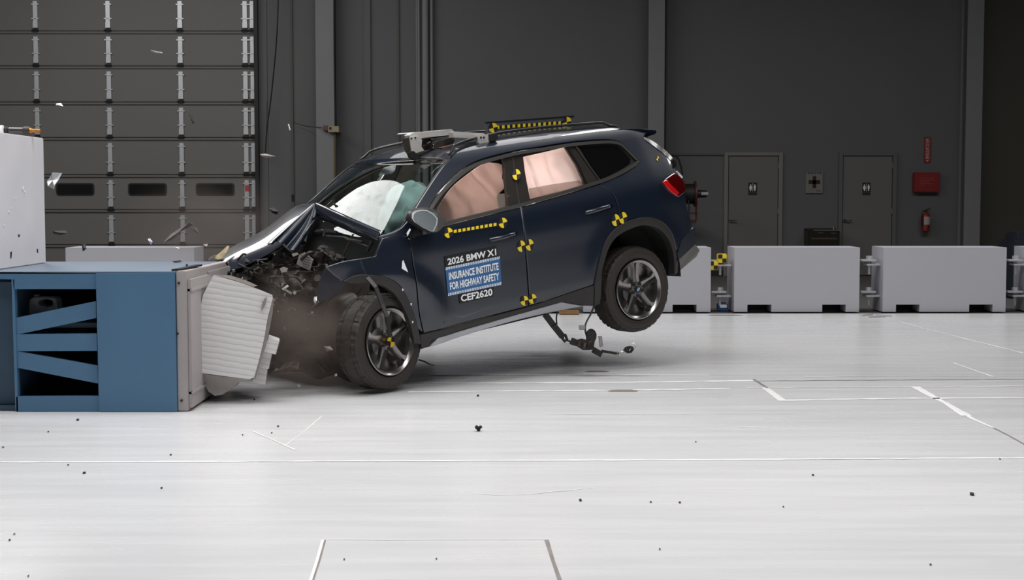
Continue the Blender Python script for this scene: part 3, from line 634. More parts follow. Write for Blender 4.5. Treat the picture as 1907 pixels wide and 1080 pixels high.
# ---- wheels
def wheel(center, steer, side, hubstick, flat=False, Rr=.35):
    root = bpy.data.objects.new('wheel', None); C.objects.link(root); root.parent = car; root.location = center; root.rotation_euler = (0, 0, steer)
    def lathe(prof, n=72):
        bm = bmesh.new(); g = []
        for i in range(n):
            a = 2*math.pi*i/n; g.append([bm.verts.new((r*math.cos(a), y, r*math.sin(a))) for r, y in prof])
        for i in range(n):
            for j in range(len(prof)-1): bm.faces.new((g[i][j], g[i][j+1], g[(i+1) % n][j+1], g[(i+1) % n][j]))
        return bm
    W = .112
    prof = [(.235, -W*.7), (.262, -W*.98), (.30, -W), (.335, -W*.86)]
    for y in (-.80, -.5, -.46, -.42, -.06, -.02, .02, .06, .42, .46, .5, .80):
        prof.append((Rr-.012 if abs(abs(y)-.46) < .01 or abs(y) < .01 else Rr-(.006 if abs(y) > .7 else 0), W*y))
    prof += [(.340, W*.86), (.325, W*.95), (.318, W*.93), (.30, W), (.275, W*1.0), (.270, W*.97), (.255, W*.96), (.245, W*.86), (.235, W*.7)]
    bm = lathe(prof, 144)
    for v in bm.verts:        # tread blocks
        r = math.hypot(v.co.x, v.co.z)
        if r > Rr-.01 and abs(v.co.y) > W*.4:
            a = math.atan2(v.co.z, v.co.x); 
            if int(a/(2*math.pi)*144+200) % 3 == 0: v.co.x *= .978; v.co.z *= .978
    tire = obj('tire', bm, RUB, root, 35)
    if flat:
        bpy.context.view_layer.update(); mw = MW@Matrix.Translation(center)@Matrix.Rotation(steer, 4, 'Z'); mi = mw.inverted()
        for v in tire.data.vertices:
            p = mw@v.co
            if p.z < .05:
                q = .006+max(0, p.z)*.05 if p.z < .006 else p.z
                if p.z < .006: p.z = .006; v.co = mi@p
    o = W
    bm = lathe([(.10, o-.12), (.21, o-.12), (.222, o-.03), (.236, o-.012), (.243, o-.004), (.243, o+.004), (.236, o+.006), (.226, o+.0), (.215, o-.012), (.205, o-.09), (.10, o-.10)], 72)
    rim = obj('rim', bm, ALLOY, root, 35)
    bm = bmesh.new()
    for k in range(5):                         # five broad spokes, each with a recessed centre
        for sgn in (-1, 1):
            a0 = 2*math.pi*k/5+R(18)
            def P_(r, off, y):
                c, s = math.cos(a0), math.sin(a0); t = off*sgn; return Vector((r*c-t*s, y, r*s+t*c))
            lo_ = [P_(.045, .004, o-.022), P_(.045, .036, o-.028), P_(.10, .030, o-.022), P_(.17, .026, o-.014), P_(.205, .046, o-.010), P_(.226, .052, o-.006), P_(.226, .014, o-.008), P_(.20, .008, o-.016), P_(.10, .006, o-.030)]
            fa = [bm.verts.new(p) for p in lo_]; fb = [bm.verts.new(p+Vector((0, -.035, 0))) for p in lo_]
            bm.faces.new(fa); bm.faces.new(fb[::-1])
            for i in range(len(fa)): bm.faces.new((fa[i], fb[i], fb[(i+1) % len(fa)], fa[(i+1) % len(fa)]))
        c, s = math.cos(a0), math.sin(a0)
        pl = [Vector((r*c-t*s, o-.034, r*s+t*c)) for r, t in ((.05, -.008), (.22, -.016), (.22, .016), (.05, .008))]; prism(bm, pl, Vector((0, -.02, 0)))
    r = bmesh.ops.create_cone(bm, cap_ends=True, segments=40, radius1=.066, radius2=.060, depth=.05)['verts']; bmesh.ops.transform(bm, matrix=Matrix.Translation((0, o-.045, 0))@Matrix.Rotation(R(-90), 4, 'X'), verts=r)
    obj('spoke', bm, ALLOY, root, 30)
    for k in range(5):
        a = 2*math.pi*k/5+R(54); bm = bmesh.new(); r = bmesh.ops.create_cone(bm, cap_ends=True, segments=12, radius1=.013, radius2=.013, depth=.02)['verts']
        bmesh.ops.transform(bm, matrix=Matrix.Translation((.052*math.cos(a), o-.022, .052*math.sin(a)))@Matrix.Rotation(R(90), 4, 'X'), verts=r); obj('lug_bolt', bm, BLKM, root)
    bm = lathe([(0, o-.10), (.15, o-.10), (.158, o-.105), (.158, o-.12), (0, o-.12)], 48); obj('brake_disc', bm, STEEL, root)
    bm = bmesh.new(); bx(bm, .09, .165, o-.13, o-.085, -.06, .06, .01); obj('brake_caliper', bm, BLK, root)
    bm = lathe([(0, -.05), (.21, -.05), (.23, -.06), (.23, -.09)], 48); obj('wheel_backing', bm, BLKM, root)
    bm = bmesh.new(); r = bmesh.ops.create_cone(bm, cap_ends=True, segments=32, radius1=.027, radius2=.025, depth=.014)['verts']; bmesh.ops.transform(bm, matrix=Matrix.Translation((0, o-.016, 0))@Matrix.Rotation(R(-90), 4, 'X'), verts=r)
    cap = obj('center_cap', bm, BLKM, root)
    def quad(m, q, rad, y, name):
        bm = bmesh.new()
        for a0 in q:
            vs = [bm.verts.new((0, y, 0))]+[bm.verts.new((rad*math.cos(R(a0+i*11.25)), y, rad*math.sin(R(a0+i*11.25)))) for i in range(9)]
            bm.faces.new(vs)
        bmesh.ops.solidify(bm, geom=bm.faces[:], thickness=.001)
        obj(name, bm, m, root)
    if hubstick:
        quad(YEL, (20, 200), .040, o+.006, 'target_sticker'); quad(BLKM, (110, 290), .040, o+.006, 'target_sticker')
    else:
        quad(mat('cap_blue', (.1, .35, .7), .3, nz=.05), (8, 188), .016, o-.006, 'cap_emblem'); quad(WHT, (98, 278), .016, o-.006, 'cap_emblem')
    root.scale = (1, side, 1)
    return root
hubR = cY(1190, 539, .90); wheel(Vector((hubR.x, hubR.y-.112, hubR.z)), 0, 1, False)
wheel(Vector((hubR.x, -hubR.y+.112, hubR.z)), 0, -1, False)
hubF = cY(727, 636, .885); st = R(14); n_ = Vector((-math.sin(st), math.cos(st), 0)); wheel(hubF-n_*.112, st, 1, True, True, .345)
wheel(Vector((2.66, -.78, .33)), R(10), -1, False, True, .345)

# ---- crushed hood
def grid_patch(name, rows, m, thick=.012, sub=2, sm=60):
    bm = loft([[cat(*p) for p in r] for r in rows]); me = bpy.data.meshes.new(name); bm.to_mesh(me); bm.free()
    o = bpy.data.objects.new(name, me); tmp = bpy.data.collections.new('t'); C.children.link(tmp); tmp.objects.link(o)
    a = o.modifiers.new('s', 'SUBSURF'); a.levels = sub; a.render_levels = sub; b = o.modifiers.new('t', 'SOLIDIFY'); b.thickness = thick
    dg = bpy.context.evaluated_depsgraph_get(); me2 = bpy.data.meshes.new_from_object(o.evaluated_get(dg)); bpy.data.objects.remove(o); C.children.unlink(tmp); bpy.data.collections.remove(tmp)
    me2.materials.clear(); return link(name, me2, m, car, sm)
hood = grid_patch('hood', [
    [(587, 378, 11.35), (568, 379, 11.45), (550, 382, 11.5), (522, 405, 11.5), (481, 436, 11.45), (441, 453, 11.4), (402, 479, 11.3)],
    [(587, 378.5, 11.25), (567, 381, 11.35), (548, 386, 11.42), (520, 408, 11.42), (481, 438.5, 11.38), (442, 456, 11.33), (404, 481.5, 11.26)],
    [(587, 379, 11.15), (564, 392, 11.18), (543, 403, 11.2), (514, 422, 11.2), (483, 448, 11.12), (448, 467, 11.10), (409, 488, 11.12)],
    [(586.5, 380, 11.05), (562, 408, 11.05), (538, 426, 11.02), (512, 444, 11.0), (486, 464, 10.98), (452, 482, 11.0), (414, 497, 11.04)],
    [(586, 382, 11.0), (562, 420, 10.98), (541, 444, 10.95), (520, 462, 10.92), (490, 478, 10.94), (458, 496, 10.97), (420, 507, 11.0)]], PAINT)
ap = (587.5, 379.5, 10.97); ends = [(497, 458, 10.92), (503, 456, 10.80), (509, 449, 10.94), (522, 452, 10.78), (532, 462, 10.9), (543, 470, 10.74), (556, 462, 10.86), (566, 440, 10.80), (576, 412, 10.92), (589, 400, 10.95)]
rows = []
for k in range(7):
    t = [0.02, .15, .32, .5, .68, .85, 1][k]; rows.append([(ap[0]+(e[0]-ap[0])*t+7*math.sin(math.pi*t)*(1 if i > 3 else -.2), ap[1]+(e[1]-ap[1])*t, ap[2]+(e[2]-ap[2])*t) for i, e in enumerate(ends)])
grid_patch('hood_fold', rows, PAINT, sm=60)
grid_patch('hood_rear_edge', [[(587.5, 378, 10.98), (620, 392, 10.74), (655, 408, 10.54), (708, 431, 10.30)], [(588, 381, 10.95), (621, 396, 10.70), (656, 412, 10.50), (709, 435, 10.26)], [(590, 398, 10.93), (622, 413, 10.70), (655, 427, 10.52), (705, 447, 10.30)], [(592, 403, 10.98), (624, 417, 10.76), (656, 431, 10.58), (702, 451, 10.36)]], PAINT, .01)
bm = bmesh.new(); tube(bm, [cat(*p) for p in ((587.5, 377.6, 10.97), (620, 391, 10.73), (655, 407, 10.53), (708, 430, 10.29))], .005, 6); cobj('hood_edge_seam', bm, TRIM)
bm = bmesh.new(); prism(bm, [cat(*p) for p in ((590, 397, 11.0), (640, 420, 10.8), (705, 448, 10.5), (702, 476, 10.5), (660, 486, 10.6), (610, 480, 10.8), (566, 474, 10.95), (574, 430, 11.0))], Vector((-.2, -.15, 0))); cobj('hood_cavity_shade', bm, BLKM)  # black prism put in for the shade of the cavity under the hood
bm = bmesh.new()      # yellow-painted hood tip
prism(bm, [cat(*p) for p in ((398, 479, 11.1), (410, 470, 11.15), (424, 457, 11.2), (417, 469, 11.1), (411, 477, 11.1), (404, 481, 11.1))], Vector((0, .03, -.01))); tube(bm, [cat(400, 477, 11.1), cat(408, 484, 11.1), cat(405, 493, 11.1)], .01, 5); cobj('cracked_badge_edge', bm, mat('peeling_yellow', (.30, .24, .13), .7, nz=.4, nscale=60))
# inner structure of the crushed engine bay
def lump(name, cx, dims, seed, amp, m, freq=5, sub=5, smooth=40, cuts=None):
    bm = bmesh.new(); bmesh.ops.create_icosphere(bm, subdivisions=sub, radius=1)
    for v in bm.verts:
        d = v.co.normalized(); v.co = Vector([math.copysign(abs(c)**.55, c) for c in d]); v.co = Vector((v.co.x*dims[0], v.co.y*dims[1], v.co.z*dims[2]))
        p = v.co+Vector((seed, seed*2, 0)); q = noise.noise(p*freq)+.5*noise.noise(p*freq*2.3)+.3*noise.noise(p*freq*5); v.co += d*amp*(round(q*4)/4*.6+q*.4)
        v.co += cx
    return cobj(name, bm, m, smooth=smooth)
lump('engine_block', cat(625, 500, 11.15), (.30, .50, .20), 1, .09, BROWN, 6)
lump('crushed_front_frame', cat(520, 505, 11.25), (.28, .42, .16), 3, .10, BROWN, 6)
lump('crushed_front_frame', cat(455, 505, 11.35), (.22, .35, .09), 5, .08, BROWN, 7)
lump('bumper_remains', cat(560, 605, 11.2), (.22, .45, .20), 8, .08, BROWN, 5)
lump('bumper_remains', cat(600, 560, 11.1), (.25, .42, .20), 13, .08, BROWN, 5)
lump('haze_lump', cat(578, 660, 11.0), (.20, .42, .11), 17, .05, BROWN, 6)  # dark lump added low, filling in for brown haze over the bright floor
lump('strut_tower', cat(672, 500, 10.9), (.16, .22, .16), 11, .06, BROWN, 6)
# ripped wheel-arch liner ahead of the wheel
LINR = mat('liner_plastic', (.026, .021, .018), .42, nz=.3, nscale=14, bump=.2)
rows = []
lin = [(668, 545), (650, 543), (628, 549), (608, 560), (598, 580), (594, 610), (598, 645), (606, 680), (625, 700), (655, 714)]
for k in range(6):
    t = k/5; rows.append([(x+t*44, y+t*(8 if i < 4 else -6)-10*math.sin(math.pi*t)*(1 if i < 5 else .2), 10.75-.35*math.sin(t*1.6)+.03*noise.noise(Vector((i, k, 1)))) for i, (x, y) in enumerate(lin)])
grid_patch('wheel_arch_liner', rows, LINR, .008)
bm = bmesh.new(); tube(bm, [cat(*p) for p in ((600, 566, 10.72), (612, 556, 10.72), (630, 549, 10.72), (650, 546, 10.72), (668, 549, 10.7))], .006, 6); cobj('liner_edge', bm, mat('liner_edge', (.14, .125, .11), .4, nz=.2))
bm = bmesh.new(); prism(bm, [cat(*p) for p in ((640, 505, 10.6), (690, 512, 10.3), (688, 540, 10.3), (668, 580, 10.35), (645, 590, 10.5), (610, 560, 10.7), (600, 520, 10.8))], Vector((-.1, -.25, 0))); cobj('inner_wheel_house', bm, LINR)
plate0 = [(609, 498), (650, 506), (656, 520), (634, 541), (612, 556), (596, 562), (590, 545), (598, 520)]
bm = bmesh.new(); prism(bm, [cat(a, b, 10.42) for a, b in plate0], Vector((0, -.02, 0))); cobj('torn_fender_corner', bm, PAINT)
# loose strap over the front wheel and small strut
bm = bmesh.new(); pts = [cat(*p) for p in ((684, 517, 10.05), (700, 535, 10.02), (712, 568, 10.0), (721, 590, 9.98), (724, 612, 9.97), (726, 628, 9.97))]
for a, b_ in zip(pts, pts[1:]): bar(bm, a, b_, .028, .012, (0, 1, 0))
cobj('torn_trim_strip', bm, BLK); bm = bmesh.new(); tube(bm, [cat(*p) for p in ((688, 518, 10.15), (676, 532, 10.2), (664, 548, 10.3))], .008, 6); cobj('torn_bracket', bm, BROWN2)
# engine-bay fragments
rnd = random.Random(4)
def frag(bm, c, s, rnd, flat=.35):
    n_ = rnd.randint(4, 6); q = Matrix.Rotation(rnd.uniform(0, 6.28), 4, 'X')@Matrix.Rotation(rnd.uniform(0, 6.28), 4, 'Y')@Matrix.Rotation(rnd.uniform(0, 6.28), 4, 'Z')
    pl = [q@Vector((s*rnd.uniform(.5, 1)*math.cos(i*2*math.pi/n_), s*rnd.uniform(.4, 1)*math.sin(i*2*math.pi/n_), 0)) for i in range(n_)]
    prism(bm, [c+p for p in pl], q@Vector((0, 0, s*flat)))
LG = mat('pale_metal', (.42, .39, .36), .4, .5, nz=.3, nscale=40)
def bay_spot():
    while True:
        x, y = rnd.uniform(415, 700), rnd.uniform(440, 640)
        if inside((x, y), [(410, 492), (500, 470), (545, 474), (600, 466), (650, 474), (605, 500), (600, 560), (570, 640), (520, 640), (508, 550), (430, 512)]): return x, y
for i in range(46):
    x, y = bay_spot(); bm = bmesh.new(); frag(bm, cat(x, y, 10.72+rnd.uniform(-.1, .12)), rnd.uniform(.015, .05), rnd); cobj('crushed_part', bm, rnd.choice([BROWN, BROWN, BROWN2, BLK, BROWN2]))
for i in range(14):
    x, y = bay_spot(); bm = bmesh.new(); frag(bm, cat(x, y, 10.6+rnd.uniform(-.05, .1)), rnd.uniform(.008, .022), rnd); cobj('bright_fragment', bm, LG)
for i in range(26):
    x, y = bay_spot(); dx, dy = rnd.uniform(-30, 30), rnd.uniform(-22, 22); Yd = 10.68+rnd.uniform(-.08, .1); bm = bmesh.new()
    tube(bm, catmull([cat(x, y, Yd), cat(x+dx*.4+rnd.uniform(-8, 8), y+dy*.4+rnd.uniform(-8, 8), Yd-.03), cat(x+dx, y+dy, Yd)], 4), rnd.uniform(.004, .012), 6); cobj('hose', bm, rnd.choice([BLK, BROWN, BROWN2, BLK]), smooth=60)
for pts, r, m in ((((640, 475), (652, 447), (658, 436)), .007, BROWN2), (((645, 446), (662, 448), (675, 451)), .012, BROWN2), (((683, 468), (690, 455), (700, 440)), .014, BLK), (((608, 440), (640, 442), (690, 462)), .01, BLK), (((592, 430), (606, 430), (625, 432)), .012, BLK)):
    bm = bmesh.new(); tube(bm, [cat(x, y, 10.66-.22*(x-600)/100) for x, y in pts], r, 8); cobj('strut_bar', bm, m, smooth=60)
# named bright pieces: control unit, brackets
def plate(name, pts, Y, m, th=.02, bev=0):
    bm = bmesh.new(); a = [cat(x, y, Y) for x, y in pts]; n3 = (a[1]-a[0]).cross(a[2]-a[0]).normalized(); prism(bm, a, n3*th); return cobj(name, bm, m)
plate('control_unit', ((566, 470), (583, 484), (577, 504), (552, 492), (557, 475)), 10.62, mat('control_unit_grey', (.30, .27, .27), .5, .3, nz=.25, nscale=50), .04)
bm = bmesh.new()
for k in range(5): tube(bm, [cat(560+k*1.2, 476+k*4.8, 10.60), cat(579-k*.6, 481+k*4.6, 10.60)], .003, 4)
cobj('unit_fins', bm, BROWN2)
plate('bracket', ((543, 473), (553, 470), (556, 474), (546, 478)), 10.6, LG, .012); plate('bracket', ((585, 432), (590, 427), (598, 426), (596, 430)), 10.55, CHROME, .006)
plate('bracket', ((600, 440), (603, 427), (608, 425), (612, 432), (606, 430), (604, 440)), 10.55, CHROME, .006); plate('bracket', ((611, 425), (626, 430), (620, 433), (610, 430)), 10.55, CHROME, .006)
plate('bracket', ((524, 538), (535, 530), (538, 533), (528, 541)), 10.55, CHROME, .01); plate('bracket', ((532, 538), (544, 545), (542, 549), (530, 541)), 10.55, LG, .01)
plate('fan_piece', ((521, 500), (527, 497), (536, 500), (534, 506), (524, 508)), 10.6, LG, .02); plate('horn', ((410, 492), (418, 490), (421, 496), (414, 500)), 11.0, LG, .03)
# torn pale fragment stuck on the fender and door edge
plate('torn_flake', ((749, 487), (751, 484), (760, 507), (748, 500)), 9.95, WHT, .004); plate('torn_flake', ((757, 434), (763, 425), (765, 428), (759, 440)), 9.95, WHT, .004)
plate('torn_flake', ((603, 411), (603, 411.5), (604, 413), (601, 413)), 10.7, WHT, .004)
for p in ((749.5, 540), (765, 567), (768, 600)):
    bm = bmesh.new(); q = onS(*p, .01); bmesh.ops.create_uvsphere(bm, u_segments=8, v_segments=6, radius=.009); bmesh.ops.translate(bm, verts=bm.verts, vec=q); cobj('arch_clip', bm, CHROME)

# ---- stickers on the paint
def on_side(p, off=.006): return onS(p[0], p[1], off)
def decal(name, polys, m, parent=None, off=.006, dens=0):
    """flat pieces of film on the body side given in picture outline"""
    bm = bmesh.new()
    for pl in polys:
        vs = [bm.verts.new(on_side(p, off)) for p in pl]; vb = [bm.verts.new(v.co-Vector((0, .003, 0))) for v in vs]
        bm.faces.new(vs); bm.faces.new(vb[::-1])
        for i in range(len(vs)): bm.faces.new((vs[i], vb[i], vb[(i+1) % len(vs)], vs[(i+1) % len(vs)]))
    return cobj(name, bm, m, parent, None)
def wedge(cx, cy, rx, ry, a0, a1, sk=0, n=8):
    return [(cx, cy)]+[(cx+rx*math.cos(R(a0+(a1-a0)*i/n)), cy-ry*math.sin(R(a0+(a1-a0)*i/n))+sk*rx*math.cos(R(a0+(a1-a0)*i/n))) for i in range(n+1)]
def target(cx, cy, rx=9, ry=12, rot=12, off=.006, black=True):
    r = bpy.data.objects.new('target_sticker', None); C.objects.link(r); r.parent = car
    decal('yellow_quarters', [wedge(cx, cy, rx, ry, 0+rot, 90+rot), wedge(cx, cy, rx, ry, 180+rot, 270+rot)], YEL, r, off)
    if black: decal('black_quarters', [wedge(cx, cy, rx, ry, 90+rot, 180+rot), wedge(cx, cy, rx, ry, 270+rot, 360+rot)], BLKM, r, off-.001)
target(962, 325, 7.5, 10, 8, .012); target(971, 458.5, 7.5, 10.5, 14); target(986.5, 456, 7.5, 10.5, 14); target(977, 560, 7.5, 9, 12); target(992, 556.5, 7.5, 9, 12); target(1147, 410, 7.5, 11, 14); target(1160.5, 406, 7.5, 11, 14); target(1225, 295, 2.6, 4, 10)
target(835.5, 433.5, 8, 9.5, 14); target(937, 415, 8, 9.5, 14)
dash = []; 
for i in range(10):
    t = i/9; cx, cy = 848+t*74, 430.6-t*12.6; dash.append([(cx-2.6, cy-2.2), (cx+2.4, cy-3.2), (cx+2.6, cy+2.3), (cx-2.4, cy+3.3)])
decal('dash_tape', dash, YEL, off=.007)
decal('tape_backing', [[(842, 429.5), (928, 414.5), (929, 421), (842, 436)]], BLKM, off=.004)
# big door label
LBL = [(829.4, 498.2), (930.8, 477.2), (934.3, 530.2), (834.6, 551.2)]     # top-left, top-right, bottom-right, bottom-left
def LB(u, v):          # v = 0 bottom, 1 top of the blue field
    tl, tr, br, bl = [Vector(p) for p in LBL]; q = (bl+(br-bl)*u)*(1-v)+(tl+(tr-tl)*u)*v; return (q.x, q.y)
lab = bpy.data.objects.new('door_label', None); C.objects.link(lab); lab.parent = car; lab['label'] = 'white and blue crash test label'
decal('label_field', [[LB(u, v) for u, v in ((0, 0), (1, 0), (1, 1), (0, 1))]], BLUE_D, lab, .006)
decal('label_backing', [[LB(u, v) for u, v in ((-.0, 1), (.97, 1), (.95, 1.38), (.0, 1.38))], [LB(u, v) for u, v in ((.2, -.34), (.83, -.34), (.85, 0), (.2, 0))]], BLKM, lab, .0055)
st_ = []
for k in range(32):
    u = .0+k/32; st_.append([LB(u, .905), LB(u+.015, .905), LB(u+.030, 1.0), LB(u+.015, 1.0)]); st_.append([LB(u, .0), LB(u+.015, .0), LB(u+.030, .095), LB(u+.015, .095)])
decal('hazard_stripe', st_, WHT, lab, .0085)
def text_mesh(s, bold=True):
    cu = bpy.data.curves.new('t', 'FONT'); cu.body = s; cu.size = 1; cu.offset = .03 if bold else 0; cu.resolution_u = 3
    o = bpy.data.objects.new('t', cu); C.objects.link(o); dg = bpy.context.evaluated_depsgraph_get(); dg.update(); me = bpy.data.meshes.new_from_object(o.evaluated_get(dg)); bpy.data.objects.remove(o)
    xs = [v.co.x for v in me.vertices]; ys = [v.co.y for v in me.vertices]; x0, x1, y0, y1 = min(xs), max(xs), min(ys), max(ys)
    for v in me.vertices: v.co = Vector(((v.co.x-x0)/(x1-x0), (v.co.y-y0)/(y1-y0), 0))
    return me
for s, u0, u1, v0, v1, nm in (('2026 BMW X1', .05, .94, 1.06, 1.30, 'a'), ('INSURANCE INSTITUTE', .05, .965, .535, .80, 'b'), ('FOR HIGHWAY SAFETY', .05, .965, .185, .45, 'c'), ('CEF2620', .23, .82, -.30, -.05, 'd')):
    me = text_mesh(s)
    for v in me.vertices: v.co = on_side(LB(u0+(u1-u0)*v.co.x, v0+(v1-v0)*v.co.y), .009)
    o = link('label_text', me, WHT, lab)
# lightly lit highlights of the engraved door edge: lower seam between door and sill
# ============================================================ THINGS
def wthing(o_name, label, cat_, loc, group=None): return empty(o_name, loc, label, cat_, group)
# ---- concrete barriers in a row at the back
BY = 17.4; BARM = mat('barrier_paint', (.46, .46, .50), .55, nz=.03, nscale=1.5); BARE = mat('barrier_edge', (.24, .27, .27), .6, nz=.05)
bh = px2z(461, BY)
def barrier(x0p, x1p, holes, label, short=False):
    x0, x1 = px2x(x0p, BY), px2x(x1p, BY); e = wthing('concrete_barrier', label, 'barrier', ((x0+x1)/2, BY+.3, 0), 'white barriers along the back')
    L_ = lambda x: x
    hs = sorted([(px2x(a, BY), px2x(b, BY)) for a, b in holes]); zh = px2z(567.5, BY); D = .55
    bm = bmesh.new(); poly = [(x0, bh), (x0, .015)]
    for a, b in hs: poly += [(a, .015), (a, zh), (b, zh), (b, .015)]
    poly += [(x1, .015), (x1, bh)]
    prism(bm, [Vector((x, BY, z)) for x, z in poly], Vector((0, D, 0)))
    lob('barrier_body', bm, BARM, e)
    for a, b in hs:
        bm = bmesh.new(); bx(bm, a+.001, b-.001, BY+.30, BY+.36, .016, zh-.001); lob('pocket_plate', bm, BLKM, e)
    return e
barrier(120, 360, [(150, 194), (288, 332)], 'pale barrier behind the blue steel block, in front of the sectional door')
barrier(808, 1046, [(838, 881), (975, 1019)], 'pale barrier mostly hidden behind the car doors')
barrier(1087, 1325, [(1117, 1160), (1254, 1299)], 'pale barrier behind the raised rear wheel')
barrier(1369, 1603, [(1394, 1439), (1534, 1578)], 'pale barrier whole in view right of the car, below the black cross sign')
barrier(1647, 1877, [(1672, 1716), (1809, 1853)], 'pale barrier below the red fire extinguisher')
barrier(1921, 2150, [(1945, 1990), (2085, 2130)], 'pale barrier cut by the right edge of the photo')
LINK = mat('link_plate', (.5, .5, .53), .5, .2, nz=.1)
def connector(xp, pyy, what, top=True):
    x = px2x(xp, BY+.1); z = px2z(pyy, BY); e = wthing('barrier_connector', what, 'connector', (x, BY+.2, z), 'barrier connectors')
    bm = bmesh.new(); bx(bm, x-.085, x+.10, BY+.12, BY+.3, z, z+.022, .004); lob('upper_plate', bm, LINK, e)
    bm = bmesh.new(); bx(bm, x-.02, x+.155, BY+.12, BY+.3, z-.05, z-.028, .004); lob('lower_plate', bm, LINK, e)
    bm = bmesh.new(); tube(bm, [(x+.03, BY+.2, z-.16), (x+.03, BY+.2, z+.03)], .016, 10); tube(bm, [(x+.03, BY+.2, z+.022), (x+.03, BY+.2, z+.065)], .04, 6); lob('pin', bm, LINK, e)
connector(1340, 489, 'white link plates and pin, upper pair left of the middle barrier'); connector(1340, 547, 'white link plates and pin, lower pair left of the middle barrier, above blue tub')
connector(1620, 488, 'white link plates and pin, upper pair between the two right barriers'); connector(1620, 547, 'white link plates and pin, lower pair between the two right barriers')
connector(1895, 488, 'white link plates and pin, upper pair at the right photo edge'); connector(1895, 547, 'white link plates and pin, lower pair at the right photo edge')
# blue tub, yellow-black target pieces, orange thing
def pobj(name, bm, m, label, cat_, group=None, smooth=35): return tag(obj(name, bm, m, None, smooth), label, cat_, group)
bm = bmesh.new(); x = px2x(1346, BY+.3); bx(bm, x-.055, x+.065, BY+.2, BY+.38, 0, .11, .02); t0 = pobj('plastic_tub', bm, mat('blue_tub', (.03, .12, .4), .5, nz=.3), 'small blue tub on the floor between two barriers', 'tub')
bm = bmesh.new(); bx(bm, x-.04, x+.045, BY+.18, BY+.2, .05, .09, .004); pobj('tub_label', bm, WHT, None, None); bpy.data.objects['tub_label'].parent = t0
def targ3(px, py, lbl, s=.055):
    c = at(px, py, BY+.15); e = wthing('target_cube', lbl, 'target', c, 'yellow target cubes')
    bm = bmesh.new(); bx(bm, c.x-s, c.x+s, c.y-s, c.y+s, c.z-s, c.z+s, .008); lob('cube_body', bm, YEL, e)
    bm = bmesh.new(); bx(bm, c.x-s*.9, c.x, c.y-s-.004, c.y-s+.004, c.z, c.z+s*.9); bx(bm, c.x, c.x+s*.9, c.y-s-.004, c.y-s+.004, c.z-s*.9, c.z); lob('black_quarters', bm, BLKM, e)
targ3(1344, 481, 'yellow and black target cube on top of the upper link plate'); targ3(1328, 494, 'yellow and black target piece hanging at the barrier end')
bm = bmesh.new(); p = ground(1062, 586); bx(bm, p.x-.13, p.x+.11, p.y-.02, p.y+.1, 0, .045, .01); pobj('wheel_chock', bm, mat('orange_chock', (.28, .15, .05), .6, nz=.4, nscale=30), 'orange chock on the floor behind the car sill', 'chock')
bm = bmesh.new()
for a, b in (((1605, 587), (1625, 585)), ((1618, 590), (1648, 589)), ((1632, 586), (1660, 588))):
    bar(bm, ground(*a, .012), ground(*b, .012), .02, .015)
pobj('metal_bracket', bm, LINK, 'small white metal bracket lying between the two right barriers', 'bracket')
# ---- signs, fountain, extinguisher on the wall
def wbox(name, a, b_, c_, d_, dep, m, label, cat_, bev=.004):
    bm = bmesh.new(); bx(bm, px2x(a, WY-dep), px2x(b_, WY-dep), WY-dep, WY, px2z(d_, WY-dep), px2z(c_, WY-dep), bev)
    e = wthing(name, label, cat_, ((px2x(a, WY)+px2x(b_, WY))/2, WY, px2z(d_, WY))); lob(name+'_body', bm, m, e); return e
e = wbox('first_aid_sign', 1500, 1532, 320, 360, .03, mat('cream_sign', (.20, .185, .165), .6, nz=.05), 'cream sign with a black cross between the two grey doors', 'sign')
bm = bmesh.new(); cx, cz = px2x(1515.5, WY), px2z(339, WY); bx(bm, cx-.03, cx+.03, WY-.035, WY-.028, cz-.105, cz+.105); bx(bm, cx-.1, cx+.1, WY-.035, WY-.028, cz-.033, cz+.033); lob('cross', bm, BLKM, e)
bm = bmesh.new()
for k, (a, b_) in enumerate(((1503, 1507), (1508, 1513), (1515, 1519), (1521, 1524), (1525, 1529))): bx(bm, px2x(a, WY), px2x(b_, WY), WY-.033, WY-.028, px2z(323.5, WY), px2z(320.8, WY))
bx(bm, px2x(1519, WY), px2x(1528, WY), WY-.033, WY-.028, px2z(356, WY), px2z(354.5, WY)); lob('small_print', bm, mat('teal_print', (.03, .06, .07), .6, nz=.1), e)
RED = mat('fire_red', (.22, .010, .010), .5, nz=.06)
e = wbox('fire_blanket_box', 1702, 1750, 321, 358, .12, RED, 'red wall box above the fire extinguisher', 'box', .01)
bm = bmesh.new()
for i, (a, b_, c_, d_) in enumerate(((1714, 1738, 331, 332), (1712, 1740, 334.5, 335.5), (1712, 1730, 338, 339), (1714, 1736, 342, 343), (1712, 1722, 345, 346))): bx(bm, px2x(a, WY-.12), px2x(b_, WY-.12), WY-.124, WY-.118, px2z(d_, WY-.12), px2z(c_, WY-.12))
lob('lettering', bm, mat('box_print', (.42, .07, .06), .6, nz=.1), e)
e = wthing('fire_extinguisher_sign', 'narrow vertical red fire extinguisher sign high on the wall', 'sign', at(1725, 302, WY))
bm = bmesh.new(); x0, x1, z0, z1 = px2x(1719, WY), px2x(1731, WY), px2z(303, WY), px2z(255, WY); bx(bm, x0, x1, WY-.02, WY, z0, z1, .003); lob('sign_plate', bm, RED, e)
me = text_mesh('FIRE\nEXTINGUISHER'.replace('\n', ' '))
for v in me.vertices: v.co = Vector((x0+.022+(1-v.co.y)*0+(x1-x0-.045)*(1-v.co.y), WY-.024, z1-.03-(z1-z0-.09)*v.co.x))-Vector(e.location)
link('sign_text', me, mat('sign_pink', (.55, .3, .3), .6, nz=.05), e)
